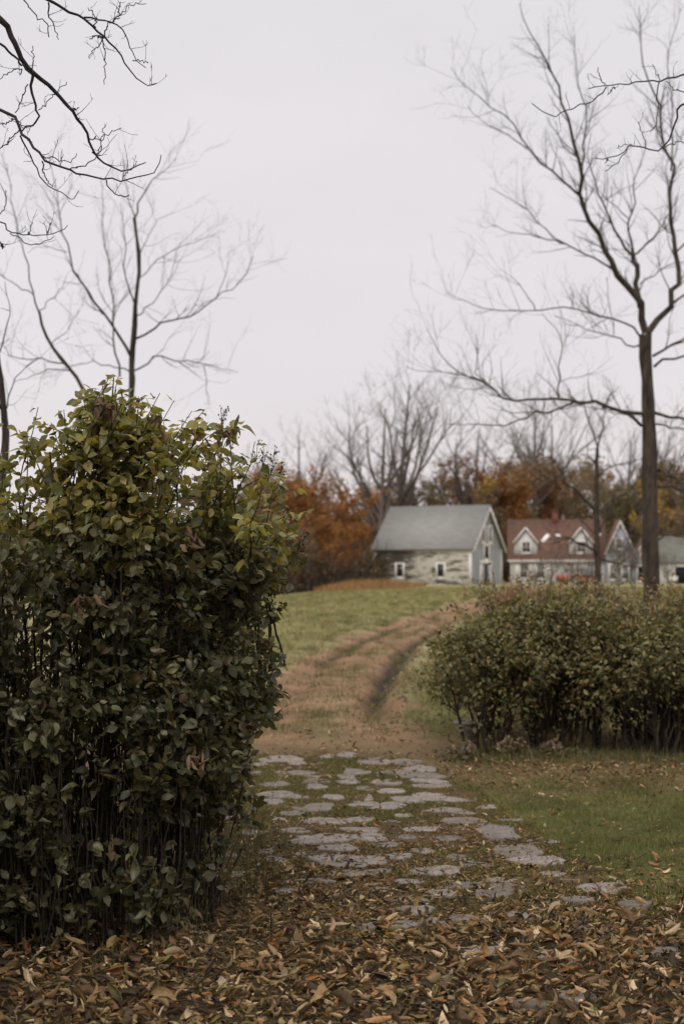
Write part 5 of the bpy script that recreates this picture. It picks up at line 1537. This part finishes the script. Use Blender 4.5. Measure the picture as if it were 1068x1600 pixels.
def grass():
    rng = np.random.default_rng(55)
    # lawn on the right
    n = 150000
    y = 5.6 + (13.2 - 5.6) * rng.uniform(0, 1, n) ** .9
    x = rng.uniform(.3, 5.2, n)
    g = fbm(x * 2.1, y * 2.1, 61); e_ = sstep(11.3, 12.6, y + (fbm(x * .5, y * .5, 51) - .5) * 2.4)
    k = (x < y * .30 + .9) & (path_mask(x, y) < rng.uniform(.1, .7, n)) & (rng.uniform(0, 1, n) > .80 * e_) & (rng.uniform(0, 1, n) < .25 + 1.5 * sstep(6.0, 8.3, y + (g - .5))) & ~on_stone(x, y, 1.02)
    x, y, g = x[k], y[k], g[k]; n = len(x)
    col = pick_cols(rng, n, [(.128, .148, .042), (.175, .185, .060), (.082, .098, .030), (.24, .19, .095)], [4, 4, 3, 1.6], .25) * (.45 + 1.0 * fbm(x * 1.3, y * 1.3, 68))[:, None]
    V, F, C = blades(x, y, rng.uniform(.014, .040, n) * (.6 + 1.3 * fbm(x * 3.1, y * 3.1, 69) ** 2 * 2), rng.uniform(.0022, .0048, n), col, rng, 1.1)
    mb = MB(); mb.add(V, F, C)
    tag(mb.build('lawn_grass', M_GRASS), kind='stuff')
    # moss and short grass between the stones
    n = 230000
    y = rng.uniform(5.4, 13.4, n); x = rng.uniform(-1.6, 2.2, n)
    g = fbm(x * 1.5, y * 1.5, 63)
    k = (path_mask(x, y) > .4) & (g > rng.uniform(.40, .58, n)) & ~(on_stone(x, y, 1.0) & (rng.uniform(0, 1, n) < .93 - .35 * (fbm(x * 6, y * 6, 64) > .56))) & (rng.uniform(0, 1, n) < sstep(5.8, 7.5, y) + .15)
    x, y, g = x[k], y[k], g[k]; n = len(x)
    col = pick_cols(rng, n, [(.105, .118, .030), (.160, .160, .046), (.060, .066, .022), (.16, .115, .05)], [4, 3, 3, 1.2], .25) * (.6 + .8 * fbm(x * 4, y * 4, 65))[:, None]
    V, F, C = blades(x, y, rng.uniform(.010, .032, n), rng.uniform(.0025, .005, n), col, rng, 1.0)
    mb = MB(); mb.add(V, F, C)
    tag(mb.build('moss_grass', M_GRASS), kind='stuff')
    # rough grass of the field, thinning with distance
    n = 210000
    y = 12.8 * (110 / 12.8) ** rng.uniform(0, 1, n)
    px = rng.uniform(380, 1100, n); x = (px - 534) / FPX * y * 1.0
    o = np.abs(track_off(x, y))
    g = fbm(x * .5, y * .5, 51); g2 = fbm(x * 2.1, y * 2.1, 61)
    dens = np.where(o + (g2 - .5) * .7 < 1.18, .025 + .40 * np.exp(-(track_off(x, y) / .26) ** 2) * (y < 19), 1.0) * (.35 + .65 * sstep(14, 18, y)) * (.55 + .45 * g2)
    k = (rng.uniform(0, 1, n) < dens) & ~((x < .2) & (y < 13.5))
    x, y, g = x[k], y[k], g[k]; n = len(x)
    s = y / 20
    t_ = sstep(13, 20, y)[:, None]
    colf = pick_cols(rng, n, [(.205, .210, .090), (.285, .265, .138), (.150, .160, .064), (.36, .27, .16)], [4, 4, 3, 1.6], .2)
    coln = pick_cols(rng, n, [(.10, .098, .038), (.15, .115, .055), (.19, .135, .08)], [4, 3, 2], .2)
    col = (colf * t_ + coln * (1 - t_)) * (.8 + .4 * g)[:, None]
    V, F, C = blades(x, y, rng.uniform(.03, .085, n) * (.75 + .25 * s) * (.32 + .68 * sstep(1.1, 2.4, np.abs(track_off(x, y)) + 2 * (y > 70))), rng.uniform(.006, .011, n) * np.maximum(s, .7), col, rng, .9)
    mb = MB(); mb.add(V, F, C)
    tag(mb.build('field_grass', M_GRASS), kind='stuff')
    # tufts along the track's edges and crown, scattered over the field, and weeds at the shrubs' feet
    cx_, cy_, ch_ = [], [], []
    for k in range(200):
        yy = 14 * (60 / 14) ** rng.uniform()
        oo = rng.choice([-1.45, -1.3, .0, .05, 1.35, 1.5], p=[.27, .24, .02, .03, .22, .22]) + rng.normal() * .14
        cx_.append(float(track_x(yy)) + oo); cy_.append(yy); ch_.append(rng.uniform(.05, .12) * (.6 if abs(oo) < .5 else 1))
    for k in range(900):
        yy = 15 * (105 / 15) ** rng.uniform(); cx_.append((rng.uniform(390, 760) - 534) / FPX * yy); cy_.append(yy); ch_.append(rng.uniform(.07, .20))
    for k in range(170):
        cx_.append(rng.uniform(1.0, 4.3)); cy_.append(rng.uniform(12.7, 13.5)); ch_.append(rng.uniform(.05, .16))
    for k in range(130):
        cx_.append(rng.uniform(1.2, 4.0)); cy_.append(rng.uniform(7.6, 12.5)); ch_.append(rng.uniform(.03, .06))
    cx_, cy_, ch_ = map(np.array, (cx_, cy_, ch_))
    nb = 26; n = len(cx_) * nb
    yy = np.repeat(cy_, nb); rad_ = np.repeat(ch_, nb) * .8
    x = np.repeat(cx_, nb) + rng.normal(size=n) * rad_; y = yy + rng.normal(size=n) * rad_
    hue = np.repeat(pick_cols(rng, len(cx_), [(.15, .15, .06), (.11, .115, .045), (.24, .185, .105), (.075, .085, .035)], [3, 3, 2, 2], .2), nb, 0)
    k = ~on_stone(x, y, 1.0)
    x, y, hue, yy, hh = x[k], y[k], hue[k], yy[k], np.repeat(ch_, nb)[k]
    V, F, C = blades(x, y, hh * rng.uniform(.5, 1.2, len(x)), np.maximum(.004, .00028 * yy) * rng.uniform(.7, 1.3, len(x)), hue * rng.uniform(.8, 1.2, (len(x), 1)), rng, 1.0)
    mb = MB(); mb.add(V, F, C)
    tag(mb.build('grass_tufts', M_GRASS), kind='stuff')
    # tall dry weeds: by the track-side shrubs, by the house, left of the barn
    def weeds(name, cx, cy, rx, ry, n, h, pal, w):
        a = rng.uniform(0, 2 * PI, n); r_ = np.sqrt(rng.uniform(0, 1, n)) 
        x = cx + rx * r_ * np.cos(a); y = cy + ry * r_ * np.sin(a)
        hh = rng.uniform(.4, 1, n) * h * (1.15 - .5 * r_ ** 2)
        V, F, C = blades(x, y, hh, rng.uniform(.6, 1.2, n) * w, pick_cols(rng, n, pal, np.ones(len(pal)), .2), rng, .35)
        mb.add(V, F, C)
    mb = MB()
    PK = [(.30, .165, .125), (.34, .20, .155), (.25, .15, .10)]
    weeds('a', 7.5, 62, .8, 2.0, 2200, 1.15, PK, .022)
    weeds('b', 8.6, 60, 1.0, 1.6, 1500, .9, PK, .022)
    weeds('c', 2.35, 18.3, .9, .9, 1600, 1.25, [(.27, .185, .12), (.22, .16, .10)], .011)
    tag(mb.build('pink_dry_grass', M_GRASS), kind='stuff')
    mb = MB()
    TW = [(.28, .165, .075), (.34, .21, .11), (.22, .13, .065)]
    weeds('d', 1.6, 108, 3.8, 5, 2600, .95, TW, .05)
    weeds('e', 4.6, 116, 2.2, 4, 900, .7, TW, .05)
    tag(mb.build('tawny_tall_grass', M_GRASS), kind='stuff')
grass()

LITTER = [(.205, .128, .058), (.32, .225, .125), (.095, .056, .027), (.47, .37, .245), (.036, .023, .014), (.155, .130, .048), (.235, .115, .042)]
LW = [4, 3.2, 4.2, 1.6, 5.4, 2.0, 2.0]
def litter():
    rng = np.random.default_rng(66)
    pos, sz = [], []
    def lay(n, fx, fy, dens, zmax, size, stone_keep=.35):
        x, y = fx(n), fy(n)
        k = rng.uniform(0, 1, n) < dens(x, y)
        x, y = x[k], y[k]
        s = on_stone(x, y, .9)
        k = ~s | (rng.uniform(0, 1, len(x)) < stone_keep)
        x, y, s = x[k], y[k], s[k]
        z = gz(x, y) + rng.uniform(.003, 1, len(x)) ** 1.5 * zmax * np.clip(dens(x, y), .15, 1) + np.where(s, .012, 0)
        pos.append(np.stack([x, y, z], 1)); sz.append(rng.uniform(size[0], size[1], len(x)))
    near = lambda x, y: np.clip(1.05 - sstep(5.8, 9.0, y + (fbm(x * 1.2, y * 1.2, 45) - .5) * 1.8 - .5 * sstep(.2, -1.2, x)), .0, 1)
    lay(30000, lambda n: rng.uniform(-3.2, 3.2, n), lambda n: rng.uniform(4.2, 8.6, n), near, .052, (.030, .068))
    lay(1500, lambda n: rng.uniform(-3.0, 3.0, n), lambda n: rng.uniform(4.2, 7.0, n), lambda x, y: np.full(len(x), .9), .070, (.070, .112), .15)
    mid = lambda x, y: np.clip(.75 - .6 * sstep(8.0, 11.5, y) + .3 * (fbm(x * 1.6, y * 1.6, 46) - .5), .05, 1) * np.clip(path_mask(x, y) + .35 * (x < -.3), 0, 1)
    lay(9000, lambda n: rng.uniform(-1.9, 2.3, n), lambda n: rng.uniform(6.8, 13.6, n), mid, .016, (.026, .056), .22)
    lay(75000, lambda n: rng.uniform(-1.9, 2.3, n), lambda n: rng.uniform(6.5, 13.8, n), lambda x, y: np.clip(mid(x, y) * 1.4, .0, 1), .010, (.010, .030), .12)
    lay(2600, lambda n: rng.uniform(-3, 4, n), lambda n: rng.uniform(14, 30, n), lambda x, y: np.clip(1.5 - np.abs(track_off(x, y)), 0, 1) * (1 - sstep(18, 30, y)), .01, (.03, .06))
    lay(14000, lambda n: rng.uniform(.8, 5.0, n), lambda n: rng.uniform(6.6, 13.5, n), lambda x, y: (1 - path_mask(x, y)) * np.clip(.22 + .6 * sstep(10.5, 12.5, y) + .8 * (1 - sstep(6.8, 8.2, y)), 0, 1), .026, (.014, .060))
    lay(6000, lambda n: rng.uniform(-1.8, 5.0, n), lambda n: rng.uniform(11.6, 17.5, n), lambda x, y: np.clip(fbm(x * 1.1, y * 1.1, 47) * 1.5 - .35, 0, 1), .02, (.025, .055))
    pos, sz = np.concatenate(pos), np.concatenate(sz)
    n = len(pos)
    a = rng.uniform(0, 2 * PI, n)
    ax = np.stack([np.cos(a), np.sin(a), rng.normal(size=n) * .36], 1)
    nn = np.array([0, 0, 1.0]) * rng.choice([1, -1], n)[:, None] + rng.normal(size=(n, 3)) * .55
    col = pick_cols(rng, n, LITTER, LW, .25)
    mb = MB(); place_leaves(mb, T_CURL, pos, ax, nn, sz, col, rng)
    tag(mb.build('fallen_leaves', M_DRYLEAF, None, True), kind='stuff')
    print('litter', n)
    n = 240                                  # bare sticks among the leaves
    x = rng.uniform(-2.4, 2.4, n); y = rng.uniform(4.4, 9.0, n); a = rng.uniform(0, 2 * PI, n); l = rng.uniform(.05, .28, n)
    P = np.stack([np.stack([x + np.cos(a) * l * t_ + rng.normal(size=n) * .006, y + np.sin(a) * l * t_ + rng.normal(size=n) * .006, gz(x, y) + .03 + rng.uniform(0, .035, n)], 1) for t_ in (0, .35, .7, 1)], 1)
    V, q = tubes(P, np.outer(rng.uniform(.0015, .004, n), [1, .9, .75, .5]), 5)
    tag(part('fallen_twigs', V, q, M_TWIG), kind='stuff')
    # clods and stones thrown up along the ruts
    ico = np.array([(0, 0, 1), (1, 0, 0), (0, 1, 0), (-1, 0, 0), (0, -1, 0), (0, 0, -1)], float)
    it = np.array([(0, 1, 2), (0, 2, 3), (0, 3, 4), (0, 4, 1), (5, 2, 1), (5, 3, 2), (5, 4, 3), (5, 1, 4)])
    mb = MB()
    for k in range(700):
        yy = 16 * (55 / 16) ** rng.uniform(); oo = rng.choice([-.72, .58, .9, 1.0]) + rng.normal() * .14
        xx = float(track_x(yy)) + oo; r_ = rng.uniform(.008, .032)
        mb.add((ico + rng.normal(size=(6, 3)) * .22) * [r_, r_, r_ * .7] + [xx, yy, float(gz(xx, yy)) + r_ * .2], it)
    tag(mb.build('soil_clods', mat_plain('clod', (.035, .026, .020), (.16, .11, .078), 9, .95, .4)), kind='stuff')
    # dead grass stalks standing in the leaves
    n = 1500
    x = rng.uniform(-2.2, 2.2, n); y = rng.uniform(4.5, 8.0, n)
    V, F, C = blades(x, y, rng.uniform(.05, .16, n), rng.uniform(.002, .0045, n), pick_cols(rng, n, [(.12, .105, .045), (.20, .16, .09), (.085, .085, .035)], [2, 2, 2]), rng, 1.1)
    mb = MB(); mb.add(V, F, C)
    n = 900
    x = rng.normal(-.62, .20, n); y = rng.uniform(6.3, 9.5, n)
    k = x < -.38 + .05 * np.sin(y * 5); x, y = x[k], y[k]; n = len(x)
    V, F, C = blades(x, y, rng.uniform(.06, .34, n), rng.uniform(.002, .004, n), pick_cols(rng, n, [(.055, .052, .024), (.11, .085, .045), (.040, .036, .02)], [3, 2, 2]), rng, .6)  # blades at the shrub's foot, its shade put into their darker colours
    mb.add(V, F, C); tag(mb.build('dead_and_shaded_grass', M_GRASS), kind='stuff')
litter()
